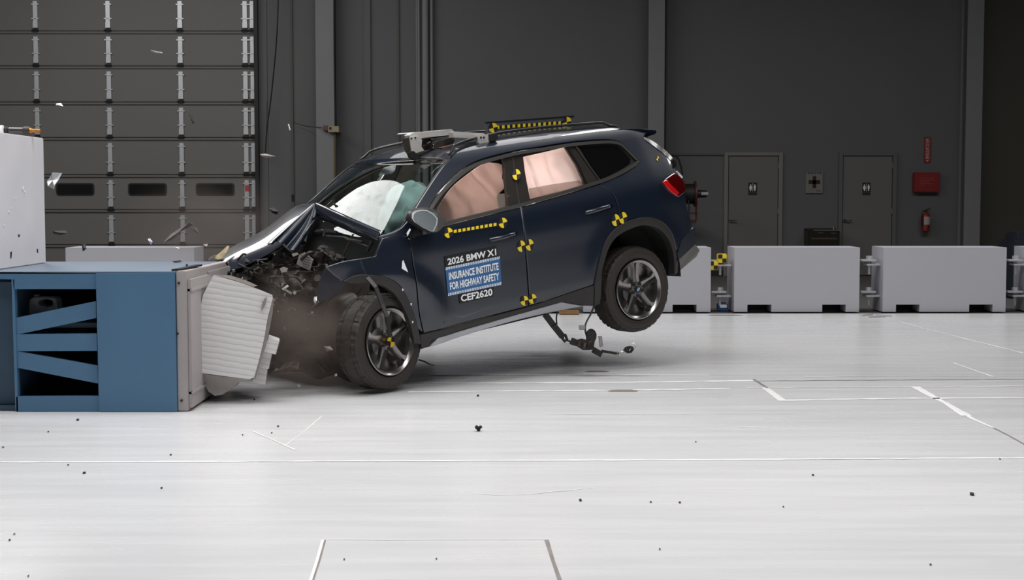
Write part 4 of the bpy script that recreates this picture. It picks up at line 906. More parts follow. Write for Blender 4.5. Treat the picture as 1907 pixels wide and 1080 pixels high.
bm = bmesh.new(); cx = (x0+x1)/2; prism(bm, [Vector((cx-.03, WY-.024, z0+.045)), Vector((cx+.03, WY-.024, z0+.045)), Vector((cx, WY-.024, z0+.01))], Vector((0, .004, 0))); lob('arrow', bm, mat('sign_pink2', (.55, .3, .3), .6, nz=.05), e)
e = wthing('fire_extinguisher', 'red fire extinguisher with white label hanging on the wall', 'fire extinguisher', at(1724, 431, WY-.15))
cx, Yx = px2x(1725, WY-.12), WY-.12; zb, zt = px2z(431, Yx), px2z(395, Yx)
bm = bmesh.new(); tube(bm, [(cx, Yx, zb), (cx, Yx, zb+.01), (cx, Yx, zt-.07), (cx, Yx, zt-.03), (cx, Yx, zt)], [.055, .068, .068, .045, .02], 20); lob('cylinder', bm, RED, e, 50); bm = bmesh.new(); bx(bm, cx-.03, cx+.03, Yx+.05, WY, zt-.2, zt-.05, .004); lob('wall_hook', bm, BLK, e)
bm = bmesh.new(); tube(bm, [(cx+.006, Yx-.004, zb+.12), (cx+.006, Yx-.004, zt-.08)], .0695, 20); lob('paper_label', bm, mat('ext_label', (.38, .34, .33), .6, nz=.1), e, 50)
bm = bmesh.new(); bx(bm, cx-.02, cx+.02, Yx-.02, Yx+.02, zt, zt+.04, .005); bar(bm, (cx-.01, Yx, zt+.035), (cx+.085, Yx, zt+.075), .02, .012); bar(bm, (cx, Yx, zt+.02), (cx+.075, Yx, zt+.03), .02, .01); lob('valve', bm, BLK, e)
bm = bmesh.new(); tube(bm, catmull([(cx-.02, Yx, zt+.02), (cx-.07, Yx-.02, zt), (cx-.085, Yx-.03, zt-.12), (cx-.075, Yx-.03, zb+.08)], 4), [.010]*12+[.014], 8); lob('hose', bm, BLK, e, 60)
FB = mat('fountain_body', (.035, .03, .022), .35, .5, nz=.2)
Yf = WY-.35; e = wthing('drinking_fountain', 'dark metal drinking fountain on the wall between the two doors', 'drinking fountain', (px2x(1535, Yf), WY-.2, px2z(470, Yf)))
x0, x1 = px2x(1506, Yf), px2x(1565, Yf); zt = px2z(426, Yf); bm = bmesh.new(); bx(bm, x0, x1, Yf, WY, zt-.5, zt-.02, .015); bx(bm, x0, x1, WY-.05, WY, zt-.05, zt, .005); lob('cabinet', bm, FB, e)
bm = bmesh.new(); bx(bm, px2x(1516, Yf), px2x(1564, Yf), Yf-.012, Yf+.05, px2z(430, Yf), px2z(428, Yf)); lob('basin_rim', bm, mat('basin_rim', (.32, .31, .29), .3, .7, nz=.1), e)
bm = bmesh.new(); tube(bm, [(px2x(1555, Yf), Yf+.06, zt-.02), (px2x(1555, Yf), Yf+.06, zt+.03), (px2x(1553, Yf), Yf+.03, zt+.035)], .012, 8); lob('spout', bm, CHROME, e)
bm = bmesh.new(); bx(bm, px2x(1524, Yf), px2x(1534, Yf), Yf-.006, Yf, px2z(435, Yf), px2z(432, Yf)); bx(bm, px2x(1549, Yf), px2x(1558, Yf), Yf-.006, Yf, px2z(436, Yf), px2z(433, Yf)); bx(bm, px2x(1512, Yf), px2x(1560, Yf), Yf-.006, Yf, px2z(446, Yf), px2z(442.5, Yf)); lob('push_bar', bm, mat('push_bar', (.09, .085, .075), .4, .5, nz=.1), e)
# dark covered equipment at the right edge
bm = bmesh.new(); p = at(1880, 460, 20); bx(bm, p.x-.02, p.x+.6, 19.8, 20.4, 0, px2z(447, 20), .03); bx(bm, p.x+.03, p.x+.5, 19.9, 20.3, 0, px2z(432, 20), .03); pobj('covered_equipment', bm, mat('dark_cover', (.012, .016, .028), .6, nz=.3), 'dark blue-black covered equipment behind the barrier at the right edge', 'equipment')
# wall box and wiring left of the car
e = wbox('junction_box', 612, 632, 235, 246, .45, mat('beige_box', (.34, .28, .19), .6, nz=.1), 'beige electrical box on the grey steel column', 'electrical box')
bm = bmesh.new(); bx(bm, px2x(603, WY-.42), px2x(612, WY-.42), WY-.42, WY-.35, px2z(245, WY), px2z(236, WY), .004); lob('switch_box', bm, mat('rust_red', (.12, .06, .05), .6, nz=.2), e)
bm = bmesh.new(); bx(bm, px2x(614, WY-.47), px2x(618, WY-.47), WY-.47, WY-.45, px2z(243, WY), px2z(239, WY), .004); lob('button', bm, BLK, e)
def cable(name, pts, r, m, label, cat_='cable'):
    bm = bmesh.new(); tube(bm, catmull([at(*p) for p in pts], 4), r, 6); return pobj(name, bm, m, label, cat_, smooth=60)
cable('hanging_cable', ((519, -60, 25.4), (516, 60, 25.4), (505, 180, 25.4), (497, 240, 25.4), (494, 290, 25.4)), .012, BLKM, 'black cable sagging down beside the sectional door')
cable('pull_chain', ((497, 190, 25.5), (496.5, 240, 25.5), (495, 290, 25.5)), .008, mat('rope_brown', (.08, .065, .055), .7, nz=.4, nscale=90), 'thin brown pull chain beside the sectional door', 'chain')
cable('wall_cable', ((547, 228, 25.55), (562, 233, 25.55), (578, 236, 25.4), (600, 237, 25.3)), .006, BLKM, 'thin dark cable running to the beige box on the column')
cable('yellow_conduit', ((623.5, 250, 25.34), (623.8, 300, 25.34), (624.5, 370, 25.34)), .02, mat('ochre_conduit', (.10, .075, .025), .6, nz=.1), 'ochre conduit below the beige box', 'pipe')
cable('black_conduit', ((622.5, -60, 25.34), (623, 100, 25.34), (625, 234, 25.34)), .018, BLKM, 'black conduit above the beige box', 'pipe')
bm = bmesh.new(); bx(bm, px2x(544, 25.5), px2x(548, 25.5), 25.4, 25.5, px2z(376, 25.5), px2z(362, 25.5), .01); pobj('wall_switch', bm, BLKM, 'small dark switch on the wall seam right of the sectional door', 'switch')
# red hose reel behind the tailgate
Yr = 24.6; cz = px2z(361, Yr); e = wthing('hose_reel', 'red hose reel on the wall behind the tailgate', 'hose reel', (px2x(1290, Yr), Yr, cz-.7)); RR = mat('reel_red', (.10, .012, .012), .5, nz=.2)
for a in (1272, 1294):
    bm = bmesh.new(); x = px2x(a, Yr); tube(bm, [(x-.012, Yr, cz), (x+.012, Yr, cz)], .22, 28); lob('flange', bm, RR, e)
bm = bmesh.new(); tube(bm, [(px2x(1273, Yr), Yr, cz), (px2x(1293, Yr), Yr, cz)], .17, 24)
lob('coiled_hose', bm, BLKM, e)
bm = bmesh.new(); tube(bm, [(px2x(1294, Yr), Yr, cz), (px2x(1316, Yr), Yr, cz)], [.07, .06], 16); lob('hub', bm, BROWN2, e); bm = bmesh.new(); tube(bm, [(px2x(1304, Yr), Yr-.09, cz), (px2x(1317, Yr), Yr-.09, cz)], .03, 12); lob('axle', bm, STEEL, e)
bm = bmesh.new(); xb = px2x(1297, Yr); bar(bm, (xb, Yr, cz-.02), (xb, Yr, cz-.45), .05, .03, (1, 0, 0)); bar(bm, (px2x(1270, Yr), Yr, cz-.33), (xb, Yr, cz-.33), .05, .03); bx(bm, px2x(1266, Yr), xb, Yr, WY-.002, cz-.5, cz-.45); lob('bracket', bm, RR, e)
bm = bmesh.new(); tube(bm, catmull([(px2x(1280, Yr), Yr-.18, cz-.1), (px2x(1282, Yr), Yr-.2, cz-.5), (px2x(1292, Yr), Yr-.15, cz-.7)], 4), .012, 6); lob('loose_hose', bm, BLKM, e); bm = bmesh.new(); tube(bm, catmull([(px2x(1250, Yr), Yr, cz+.65), (px2x(1262, Yr), Yr, cz+.6), (px2x(1270, Yr), Yr, cz+.35), (px2x(1268, Yr), Yr, cz+.2)], 4), .016, 6); lob('loose_hose', bm, BLKM, e)
# ---- blue steel barrier block
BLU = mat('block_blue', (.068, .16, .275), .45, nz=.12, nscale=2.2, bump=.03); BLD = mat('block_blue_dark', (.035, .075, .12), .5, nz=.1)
GRY = mat('block_grey', (.36, .33, .33), .55, nz=.10, nscale=3); GRT = mat('block_top_grey', (.15, .19, .25), .45, nz=.10, nscale=2)
Y0 = 9.38; Y1 = 10.85; ztop = px2z(506, Y0)
blk = wthing('steel_crash_block', 'large blue steel barrier block with diagonal braces and grey front', 'crash barrier', (-3.2, 10.1, 0))
X = lambda p: px2x(p, Y0)
Z = lambda p: max(0.004, px2z(p, Y0))
def bplate(name, pts, th, m, dy=0):
    bm = bmesh.new(); prism(bm, [Vector((X(a), Y0+dy, Z(b))) for a, b in pts], Vector((0, th, 0))); return lob(name, bm, m, blk)
bplate('front_plate', [(177, 508.5), (324, 507), (325, 768.5), (179, 769)], .05, BLU, -.016)
bplate('top_rail', [(-60, 506), (177, 508), (177, 538), (22, 538), (21, 520), (-60, 518)], .05, BLU)
bplate('bottom_rail', [(22, 738), (178, 737), (179, 769), (22, 768)], .05, BLU); bplate('corner_post', [(18, 520), (23, 520), (25, 768), (20, 768)], .05, BLU)
bplate('diagonal_brace', [(22, 592), (174, 560.5), (174, 592), (24, 623)], .03, BLU, .012); bplate('cross_brace', [(22, 622), (175, 621), (175, 653), (23, 653.5)], .03, BLU, .008); bplate('diagonal_brace', [(22, 653), (175, 681), (176, 714), (22, 684)], .03, BLU, .012)
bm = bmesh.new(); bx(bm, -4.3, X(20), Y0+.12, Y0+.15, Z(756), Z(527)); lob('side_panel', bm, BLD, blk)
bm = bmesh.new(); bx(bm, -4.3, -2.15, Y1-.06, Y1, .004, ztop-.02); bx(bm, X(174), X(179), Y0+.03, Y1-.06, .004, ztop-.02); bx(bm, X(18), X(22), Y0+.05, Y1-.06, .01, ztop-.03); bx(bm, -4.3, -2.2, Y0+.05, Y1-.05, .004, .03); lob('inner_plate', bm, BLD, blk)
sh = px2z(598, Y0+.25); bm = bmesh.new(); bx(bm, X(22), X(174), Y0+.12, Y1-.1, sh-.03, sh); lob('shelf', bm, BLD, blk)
bm = bmesh.new(); prism(bm, [Vector((-4.3, Y0, ztop-.012)), Vector((X(324), Y0, ztop-.012)), Vector((X(322), Y1, ztop-.012)), Vector((-4.3, Y1, ztop-.012))], Vector((0, 0, .014))); lob('top_plate', bm, GRT, blk)
bx_ = X(345); bm = bmesh.new(); bx(bm, X(325)+.002, bx_, Y0, Y1, .004, ztop+.004, .004); lob('impact_face', bm, GRY, blk)
bm = bmesh.new(); bx(bm, bx_, bx_+.022, Y0+.02, Y0+.62, .02, ztop-.05, .004); bx(bm, bx_, bx_+.012, Y0+.66, Y1-.02, .02, ztop-.03, .004)
for zz in (.12, ztop-.12): bx(bm, bx_, bx_+.03, Y0+.02, Y0+.62, zz-.012, zz+.012, .004)
lob('face_plate', bm, GRY, blk)
for (a, b) in ((328, 527), (324.5, 621), (330, 745)):
    bm = bmesh.new(); tube(bm, [(X(a)+.01, Y0-.012, Z(b)), (X(a)+.01, Y0+.004, Z(b))], .008, 8); lob('bolt', bm, BLKM, blk)
bm = bmesh.new(); p = [Vector((X(316), Y0+.02, ztop+.004)), Vector((X(330), Y0+.55, ztop+.012)), Vector((X(342), Y0+.55, ztop+.012)), Vector((X(330), Y0+.1, ztop+.004))]; prism(bm, p, Vector((0, 0, .012))); lob('cut_strip', bm, BLKM, blk)
# jug, cloth and board inside the block
Yj = Y0+.3; e = wthing('plastic_jug', 'white plastic jug with dark handle hole inside the blue block', 'jug', (px2x(70, Yj), Yj, sh)); JW = mat('jug_white', (.55, .55, .58), .5, nz=.05)
bm = bmesh.new(); q = [(34, 600), (52, 556), (57, 553), (95, 553), (100, 557), (105, 600)]; hole = [(69, 559), (84, 557), (93, 560), (93, 568), (86, 571), (75, 570), (67, 566)]
oo = [(px2x(a, Yj), px2z(b, Yj)) for a, b in q]; hh = soft([(px2x(a, Yj), px2z(b, Yj)) for a, b in hole], 3)
bm = sheet(oo, [hh], lambda u, v, d: Vector((u, Yj+d, v)), .04, .12, .008, Vector((0, 1, 0))); lob('jug_body', bm, JW, e)
bm = bmesh.new(); tube(bm, [(px2x(60, Yj), Yj+.05, px2z(553, Yj)), (px2x(60, Yj), Yj+.05, px2z(549, Yj))], .02, 12); lob('cap', bm, JW, e)
bm = bmesh.new(); prism(bm, [at(a, b, Yj-.05) for a, b in ((25, 592), (28, 570), (33, 567), (38, 575), (36, 590), (30, 596))], Vector((0, .06, 0))); pobj('rag', bm, mat('yellow_rag', (.30, .25, .10), .8, nz=.4, nscale=30), 'crumpled yellow rag beside the jug in the blue block', 'rag')
bm = bmesh.new(); z = px2z(616, Yj+.2); bx(bm, px2x(100, Yj), px2x(148, Yj), Yj+.1, Yj+.25, z, z+.018); pobj('wooden_board', bm, mat('board_wood', (.20, .15, .09), .6, nz=.3), 'small wooden board inside the blue block behind the braces', 'board')
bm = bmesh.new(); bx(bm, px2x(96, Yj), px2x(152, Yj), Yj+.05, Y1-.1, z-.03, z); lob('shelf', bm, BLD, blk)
# white upper block with the rod on it
WBM = mat('white_block_paint', (.70, .68, .71), .45, nz=.10, nscale=2.5, bump=.12)
wb = wthing('white_block', 'tall white concrete block standing on the blue steel block', 'concrete block', (-4.2, 10.05, ztop+.002)); bm = bmesh.new(); bx(bm, -5.3, -3.33, 9.42, 10.6, ztop+.003, 1.822, .006); lob('block_body', bm, WBM, wb)
bm = bmesh.new(); rn = random.Random(7)
for a, b, r in ((20, 395, .012), (24, 388, .008), (47, 352, .02), (50, 358, .012), (33, 370, .009), (10, 420, .01)):
    p = at(a, b, 10.0); p = Vector((-3.33, (-3.33-0)/( (a-935)/FPX) , 0)); Yq = -3.33/((a-935)/FPX); bmesh.ops.create_icosphere(bm, subdivisions=1, radius=r, matrix=Matrix.Translation((-3.328, Yq, px2z(b, Yq)))@Matrix.Diagonal((.2, 1, 1, 1)))
lob('chipped_spot', bm, WHT, wb)
e = wthing('laser_rod', 'grey rod with orange tip lying on the white block', 'rod', at(40, 245, 10.0)); Yq = 10.35
bm = bmesh.new(); tube(bm, [at(16, 242.5, Yq), at(44, 243, Yq)], .02, 12); lob('grey_sleeve', bm, TRIM, e)
bm = bmesh.new(); tube(bm, [at(44, 243, Yq), at(56, 243, Yq)], .028, 12); lob('collar', bm, BROWN2, e)
bm = bmesh.new(); tube(bm, [at(56, 243, Yq), at(58, 243, Yq), at(60, 243, Yq), at(75, 244, Yq)], [.022, .018, .012, .014], 10); lob('orange_tip', bm, mat('brass_orange', (.55, .22, .04), .4, .5, nz=.2), e)
bm = bmesh.new(); tube(bm, [at(-6, 242, Yq), at(16, 243, Yq)], .026, 10); lob('black_clamp', bm, BLKM, e); bm = bmesh.new(); tube(bm, [at(1, 241, Yq-.03), at(6, 241, Yq-.03)], .03, 10); lob('white_clip', bm, WHT, e)
# ---- torn honeycomb element falling off the block
def comb_mat():
    m = bpy.data.materials.new('aluminium_honeycomb'); m.use_nodes = True; nt = m.node_tree; b = nt.nodes['Principled BSDF']
    tc = nt.nodes.new('ShaderNodeTexCoord'); mp = nt.nodes.new('ShaderNodeMapping'); mp.inputs['Rotation'].default_value = (0, R(-9), 0); wv = nt.nodes.new('ShaderNodeTexWave'); wv.wave_type = 'BANDS'; wv.bands_direction = 'Z'; wv.inputs['Scale'].default_value = 8; wv.inputs['Distortion'].default_value = 1.6; wv.inputs['Detail'].default_value = 4; wv.inputs['Detail Scale'].default_value = 1.6
    nt.links.new(tc.outputs['Object'], mp.inputs[0]); nt.links.new(mp.outputs[0], wv.inputs['Vector'])
    r = nt.nodes.new('ShaderNodeValToRGB'); r.color_ramp.elements[0].color = (.56, .545, .54, 1); r.color_ramp.elements[1].color = (.70, .69, .69, 1); r.color_ramp.elements[0].position = .0; r.color_ramp.elements[1].position = .22
    nt.links.new(wv.outputs['Fac'], r.inputs[0]); nt.links.new(r.outputs[0], b.inputs['Base Color']); b.inputs['Metallic'].default_value = .1; b.inputs['Roughness'].default_value = .5
    bp = nt.nodes.new('ShaderNodeBump'); bp.inputs['Strength'].default_value = .12; bp.inputs['Distance'].default_value = .01; nt.links.new(wv.outputs['Fac'], bp.inputs['Height']); nt.links.new(bp.outputs[0], b.inputs['Normal'])
    return m
HC = comb_mat(); Yh = 9.72
hc = wthing('honeycomb_barrier_face', 'crushed silver aluminium honeycomb element breaking off the block', 'deformable barrier', at(430, 700, 10.1))
def hplate(name, pts, m, th, dy=0, parent=None):
    bm = bmesh.new(); prism(bm, [at(a, b, Yh+dy) for a, b in pts], Vector((-.22*th, th, -.06*th)))
    for v in bm.verts: v.co.x = max(v.co.x, -2.028)
    o = lob(name, bm, m, hc)
    return o
hplate('honeycomb_core', [(398, 512), (420, 518), (450, 527), (480, 538), (507, 549), (508, 554), (499, 590), (492, 630), (482, 672), (473, 703), (465, 706), (430, 702), (400, 698), (377, 695), (372, 690), (371, 620), (371, 576), (378, 550), (388, 530)], HC, .6)
SHG = mat('backing_sheet', (.30, .27, .25), .45, .4, nz=.15)
rows = [[at(a, b, Yh+k) for a, b in ((508, 552), (505, 575), (500, 605), (492, 640), (483, 672), (477, 700))] for k in (-.01, .9)]
bm = bmesh.new(); f = [at(a, b, Yh+.02) for a, b in ((510, 556), (508, 580), (502, 612), (495, 645), (484, 676), (476, 706), (471, 706), (480, 674), (489, 640), (497, 605), (503, 570))]; prism(bm, f, Vector((-.10, .55, -.03))); lob('backing_sheet', bm, SHG, hc)
PALE = mat('torn_film', (.42, .39, .37), .5, nz=.15)
f = [(376, 696), (380, 715), (388, 729), (400, 737), (414, 735), (428, 726), (443, 713), (470, 706), (430, 703)]
bm = bmesh.new(); prism(bm, [at(a, b, Yh+.10) for a, b in f], Vector((0, .30, 0))); lob('hanging_sheet', bm, PALE, hc)
hplate('cover_flap', [(400, 511), (430, 513), (458, 522), (480, 532), (472, 534), (440, 523)], SHG, .5, .2)
def chunk(pts, label, dy):
    e = wthing('honeycomb_chunk', label, 'honeycomb piece', at(pts[0][0], pts[0][1], Yh+dy), 'honeycomb chunks'); bm = bmesh.new(); prism(bm, [at(a, b, Yh+dy) for a, b in pts], Vector((-.03, .2, 0))); lob('honeycomb_core', bm, HC, e)
    bm = bmesh.new(); a = pts; prism(bm, [at(a[1][0], a[1][1], Yh+dy+.01), at(a[1][0]+1.2, a[1][1]+.3, Yh+dy+.01), at(a[2][0]+1.2, a[2][1]+.3, Yh+dy+.01), at(a[2][0], a[2][1], Yh+dy+.01)], Vector((-.03, .18, 0))); lob('skin_sheet', bm, SHG, e)
chunk([(500, 628), (520, 635), (513, 660), (490, 655)], 'small striped honeycomb chunk, topmost of three beside the big element', .05)
chunk([(487, 655), (506, 659), (500, 687), (480, 684)], 'small striped honeycomb chunk, middle of three beside the big element', .12)
chunk([(475, 684), (498, 686), (494, 716), (470, 713)], 'small striped honeycomb chunk, lowest of three beside the big element', .18)
hplate('torn_film', [(493, 556), (497, 553), (494, 568), (487, 580), (488, 566)], SHG, .02, -.02)
# ---- tie-down ratchet strap dangling under the car
Ys = 11.2; e = wthing('ratchet_strap', 'black ratchet strap with hooks dangling under the car in front of the rear wheel', 'ratchet strap', at(1085, 640, Ys))
def sp_(name, pts, w_, t_, m):
    bm = bmesh.new(); q = [at(a, b, Ys) for a, b in pts]
    for a, b in zip(q, q[1:]): bar(bm, a, b+(b-a)*.04, t_, w_, (0, 0, 1)) if abs((b-a).normalized().z) < .95 else bar(bm, a, b, t_, w_, (1, 0, 0))
    return lob(name, bm, m, e)
sp_('webbing', [(1015, 585), (1030, 605), (1047, 626)], .05, .012, BLKM); sp_('webbing', [(1104, 651), (1120, 660)], .045, .02, BLKM); sp_('webbing', [(1120, 653.5), (1138, 656.5), (1152, 659)], .02, .012, BLKM)
bm = bmesh.new(); tube(bm, [at(*p, Ys) for p in ((1050, 622), (1047, 630), (1052, 636), (1056, 632), (1052, 622))], .012, 6); tube(bm, [at(1053, 632, Ys), at(1062, 636, Ys)], .008, 6); lob('hook', bm, BLKM, e)
bm = bmesh.new(); prism(bm, [at(a, b, Ys-.03) for a, b in ((1061, 641), (1066, 630), (1076, 634), (1084, 632), (1092, 634), (1094, 622), (1098, 616), (1106, 618), (1109, 630), (1106, 645), (1110, 650), (1098, 652), (1086, 652), (1074, 645))], Vector((0, .07, 0)))
lob('ratchet_body', bm, BROWN, e)
bm = bmesh.new()
for a, b, c, d in ((1078, 643, 1080, 637), (1088, 648, 1090, 640), (1095, 640, 1102, 636)): tube(bm, [at(a, b, Ys-.06), at(c, d, Ys-.02)], .014, 6)
lob('ratchet_pin', bm, BROWN2, e)
bm = bmesh.new(); rr_ = catmull([at(a, b, Ys) for a, b in ((1095, 634), (1093, 622), (1099, 614.5), (1106, 617), (1109, 626), (1106, 634))], 4); tube(bm, rr_, .010, 6); lob('webbing_loop', bm, BLKM, e)
bm = bmesh.new(); tube(bm, [at(a, b, Ys) for a, b in ((1108, 627), (1114, 625.5), (1118, 626), (1121, 645), (1116, 648))], .006, 6); lob('release_handle', bm, STEEL, e)
bm = bmesh.new(); tube(bm, [at(1117.5, 626, Ys-.01), at(1120, 645, Ys-.01)], .014, 8); lob('handle_grip', bm, mat('grip_grey', (.30, .30, .32), .4, .5, nz=.1), e)
bm = bmesh.new(); tube(bm, [at(a, b, Ys) for a, b in ((1150, 654), (1156, 655), (1155, 661), (1149, 660), (1150, 654))], .007, 6); tube(bm, [at(1156, 656, Ys), at(1163, 654, Ys)], .008, 6); lob('d_ring', bm, LG, e)
bm = bmesh.new(); prism(bm, [at(a, b, Ys-.02) for a, b in ((1161, 653), (1165, 647), (1173, 645), (1179, 646), (1181, 651), (1176, 657), (1168, 658))], Vector((0, .04, 0))); lob('hook_keeper', bm, BLKM, e)
bm = bmesh.new(); tube(bm, [at(a, b, Ys) for a, b in ((1176, 640), (1181, 639), (1185, 643), (1184, 648), (1180, 652))], .005, 6); tube(bm, [at(a, b, Ys-.03) for a, b in ((1171, 652), (1174, 648), (1177, 650))], .008, 6); lob('wire_hook', bm, CHROME, e)
cable('brake_line', ((1106, 570, 11.3), (1100, 585, 11.3), (1091, 602, 11.25), (1090, 615, 11.2), (1092, 624, 11.2)), .007, BLKM, 'thin black line looping from the rear underbody to the strap')
cable('loose_wire', ((1038, 580, 11.4), (1036, 592, 11.4), (1037, 604, 11.35)), .006, BLKM, 'short black wire hanging under the sill')
bm = bmesh.new(); bx(bm, 0, .05, -.01, .01, 0, .035, .004); o = pobj('wire_tag', bm, mat('tag_grey', (.25, .25, .27), .5, nz=.1), 'small grey tag flying beside the black brake line', 'tag'); o.location = at(1078, 614, 11.2)
cable('loose_cable_end', ((780, 670, 10.6), (790, 673, 10.55), (800, 678, 10.5), (809, 680, 10.5)), .006, BLKM, 'thin black cable end sticking out behind the front wheel')
# ---- camera rig and target plate on the roof (bolted on, lift-off equipment)
def cwthing(name, label, cat_, px, py, y): return wthing(name, label, cat_, MW@cY(px, py, y))
def cl(name, bm, m, parent, smooth=30):      # bm in car frame -> world -> thing
    bmesh.ops.transform(bm, matrix=MW, verts=bm.verts); return lob(name, bm, m, parent, smooth)
tp = cwthing('roof_target_bar', 'dark plate with yellow and black dashes standing on the car roof', 'target bar', 985, 240, .15)
q = [cY(*p, .12) for p in ((904, 228), (1069, 216), (1067, 238), (906, 249))]; PLM = mat('target_plate', (.10, .11, .135), .35, nz=.08)
bm = bmesh.new(); prism(bm, q, Vector((0, -.01, 0))); cl('plate', bm, PLM, tp)
bm = bmesh.new(); bar(bm, q[0], q[1], .012, .008, (0, 0, 1)); cl('plate_edge', bm, TRIM, tp)
def pt(u, v): return q[3].lerp(q[2], u).lerp(q[0].lerp(q[1], u), v)+Vector((0, .004, 0))
def ppoly(name, pls, m, d=0):
    bm = bmesh.new()
    for pl in pls: prism(bm, [pt(*p)+Vector((0, d, 0)) for p in pl], Vector((0, -.003, 0)))
    cl(name, bm, m, tp)
ppoly('black_tape', [[(.05, .34), (.93, .34), (.93, .66), (.05, .66)]], BLKM)
for i in range(13): ppoly('yellow_dash', [[(.115+i*.0585, .36), (.115+i*.0585+.027, .36), (.115+i*.0585+.027, .64), (.115+i*.0585, .64)]], YEL, .002)
for uc, vc in ((.075, .47), (.915, .52)):
    asp = .47/3.4
    wd = lambda a0: [(uc, vc)]+[(uc+.05*math.cos(R(a0+i*11.25)), vc+.44*math.sin(R(a0+i*11.25))) for i in range(9)]
    ppoly('yellow_quarters', [wd(10), wd(190)], YEL, .003); ppoly('black_quarters', [wd(100), wd(280)], BLKM, .003)
bm = bmesh.new(); bx(bm, q[2].x-.02, q[2].x+.09, .02, .22, q[2].z-.035, q[2].z-.01, .006); bx(bm, q[3].x-.08, q[3].x+.02, .02, .18, q[3].z-.05, q[3].z-.015, .006); cl('foot', bm, BLK, tp)
bm = bmesh.new(); prism(bm, [cY(*p, .16) for p in ((1052, 236), (1068, 233), (1069, 236), (1054, 240))], Vector((0, -.1, 0))); cl('clamp', bm, STEEL, tp)
rg = cwthing('roof_camera_rig', 'silver camera bracket with black camera clamped across the car roof', 'camera mount', 820, 275, .2)
def rp(name, pts, y, th, m):
    bm = bmesh.new(); prism(bm, [cY(a, b, y) for a, b in pts], Vector((0, -th, 0))); cl(name, bm, m, rg)
rp('side_plate', [(752, 258), (762, 256), (764, 270), (767, 286), (759, 284), (755, 270)], .35, .03, BROWN2); rp('side_plate', [(763, 256), (781, 253), (786, 261), (785, 273), (790, 280), (772, 286), (767, 285), (765, 270)], .36, .02, STEEL)
rp('upper_rail', [(762, 252), (768, 248), (841, 240.5), (845, 244), (842, 251), (774, 258), (764, 256)], .34, .07, STEEL); rp('upper_rail', [(768, 248), (772, 246), (800, 245), (841, 240.5), (820, 246)], .30, .22, GALV)
rp('camera_body', [(782, 262), (800, 258), (808, 262), (809, 278), (800, 282), (784, 277)], .30, .14, BLKM)
bm = bmesh.new(); c0 = cY(793, 268, .36); tube(bm, [c0, c0+Vector((0, -.08, 0))], .035, 16); cl('lens', bm, GBLK, rg); bm = bmesh.new(); tube(bm, catmull([cY(797, 272, .37), cY(799, 266, .37), cY(805, 265, .37), cY(808, 271, .37), cY(806, 277, .37)], 3), .006, 6); cl('camera_cable', bm, CHROME, rg)
rp('crossbar', [(812, 264), (843, 255), (847, 262), (842, 272), (828, 276), (810, 278)], .40, .10, BROWN2); rp('crossbar', [(843, 246), (848, 245), (901, 248), (905, 252), (903, 259), (850, 256), (845, 256)], .50, .06, STEEL)
rp('mounting_foot', [(893, 252), (911, 250), (913, 264), (905, 268), (904, 276), (894, 277)], .56, .05, STEEL); rp('clamp_block', [(912, 250), (926, 248), (928, 259), (916, 264), (913, 262)], .58, .08, BLKM)
rp('mounting_foot', [(762, 284), (770, 281), (784, 292), (783, 297), (774, 298), (766, 294)], .38, .04, BLKM); rp('brace', [(783, 288), (812, 276), (814, 281), (786, 295)], .36, .03, BLK)
rp('protective_cover', [(822, 275), (850, 268), (880, 264), (893, 267), (870, 277), (845, 283), (828, 281)], .46, .10, mat('rust_cover', (.10, .06, .05), .6, nz=.4))
bm = bmesh.new(); tube(bm, [cY(845, 269, .48), cY(858, 278, .48)], .006, 6); tube(bm, [cY(852, 276, .48), cY(866, 272, .48)], .008, 6); cl('rig_bolt', bm, GALV, rg)
bm = bmesh.new()
for a, b in ((766.5, 257.5), (774, 256.5), (896.5, 256), (902, 256)): c0 = cY(a, b, .365 if a < 800 else .57); tube(bm, [c0, c0+Vector((0, -.02, 0))], .007, 8)
cl('bolt_hole', bm, BLKM, rg)
# ---- flying fragments
def shard(name, pts, Y, m, label, cat_='debris', th=.012, group=None, dz=0):
    bm = bmesh.new(); a = [at(x, y, Y+(i % 2)*.03) for i, (x, y) in enumerate(pts)]; c = sum(a, Vector())/len(a)
    top = [bm.verts.new(p) for p in a]; cv = bm.verts.new(c+Vector((0, -th, 0))); bt = [bm.verts.new(p+Vector((0, th, 0))) for p in a]
    for i in range(len(a)):
        j = (i+1) % len(a); bm.faces.new((top[i], top[j], cv)); bm.faces.new((top[j], top[i], bt[i], bt[j]))
    bm.faces.new(bt[::-1])
    o = obj(name, bm, m, None, 20)
    for v in o.data.vertices: v.co -= c
    o.location = c; return tag(o, label, cat_, group)
CLR = mat('clear_lens', (.62, .65, .67), .12, trans=.5, nz=.1); SMK = mat('smoky_plastic', (.03, .024, .022), .5, nz=.3)
shard('lens_fragment', [(97, 321), (115, 322), (109, 334), (101, 345), (100, 352), (89, 347), (87, 338), (94, 330)], 9.2, CLR, 'clear curved lens fragment flying in front of the white block', 'fragment')
shard('metal_sliver', [(280, 93), (301, 97), (303, 99), (290, 98), (281, 95)], 10.5, LG, 'pale metal sliver flying high in front of the sectional door', 'fragment')
shard('white_fragment', [(104, 193), (113, 192), (117, 198), (110, 196), (104, 196)], 10.0, WHT, 'small white fragment flying left of the door strips', 'fragment')
shard('black_sliver', [(351, 209), (357, 214), (362, 229), (359, 231), (355, 220)], 10.5, BLKM, 'black curved sliver flying in front of the sectional door', 'fragment')
shard('pale_splinter', [(536, 231), (538, 231), (541, 242), (539, 243)], 10.8, WHT, 'tiny pale splinter flying left of the steel column', 'fragment', .004)
shard('pale_fragment', [(484, 287), (494, 286), (513, 291), (498, 294), (488, 291)], 10.8, LG, 'pale elongated fragment flying at the right jamb of the sectional door', 'fragment')
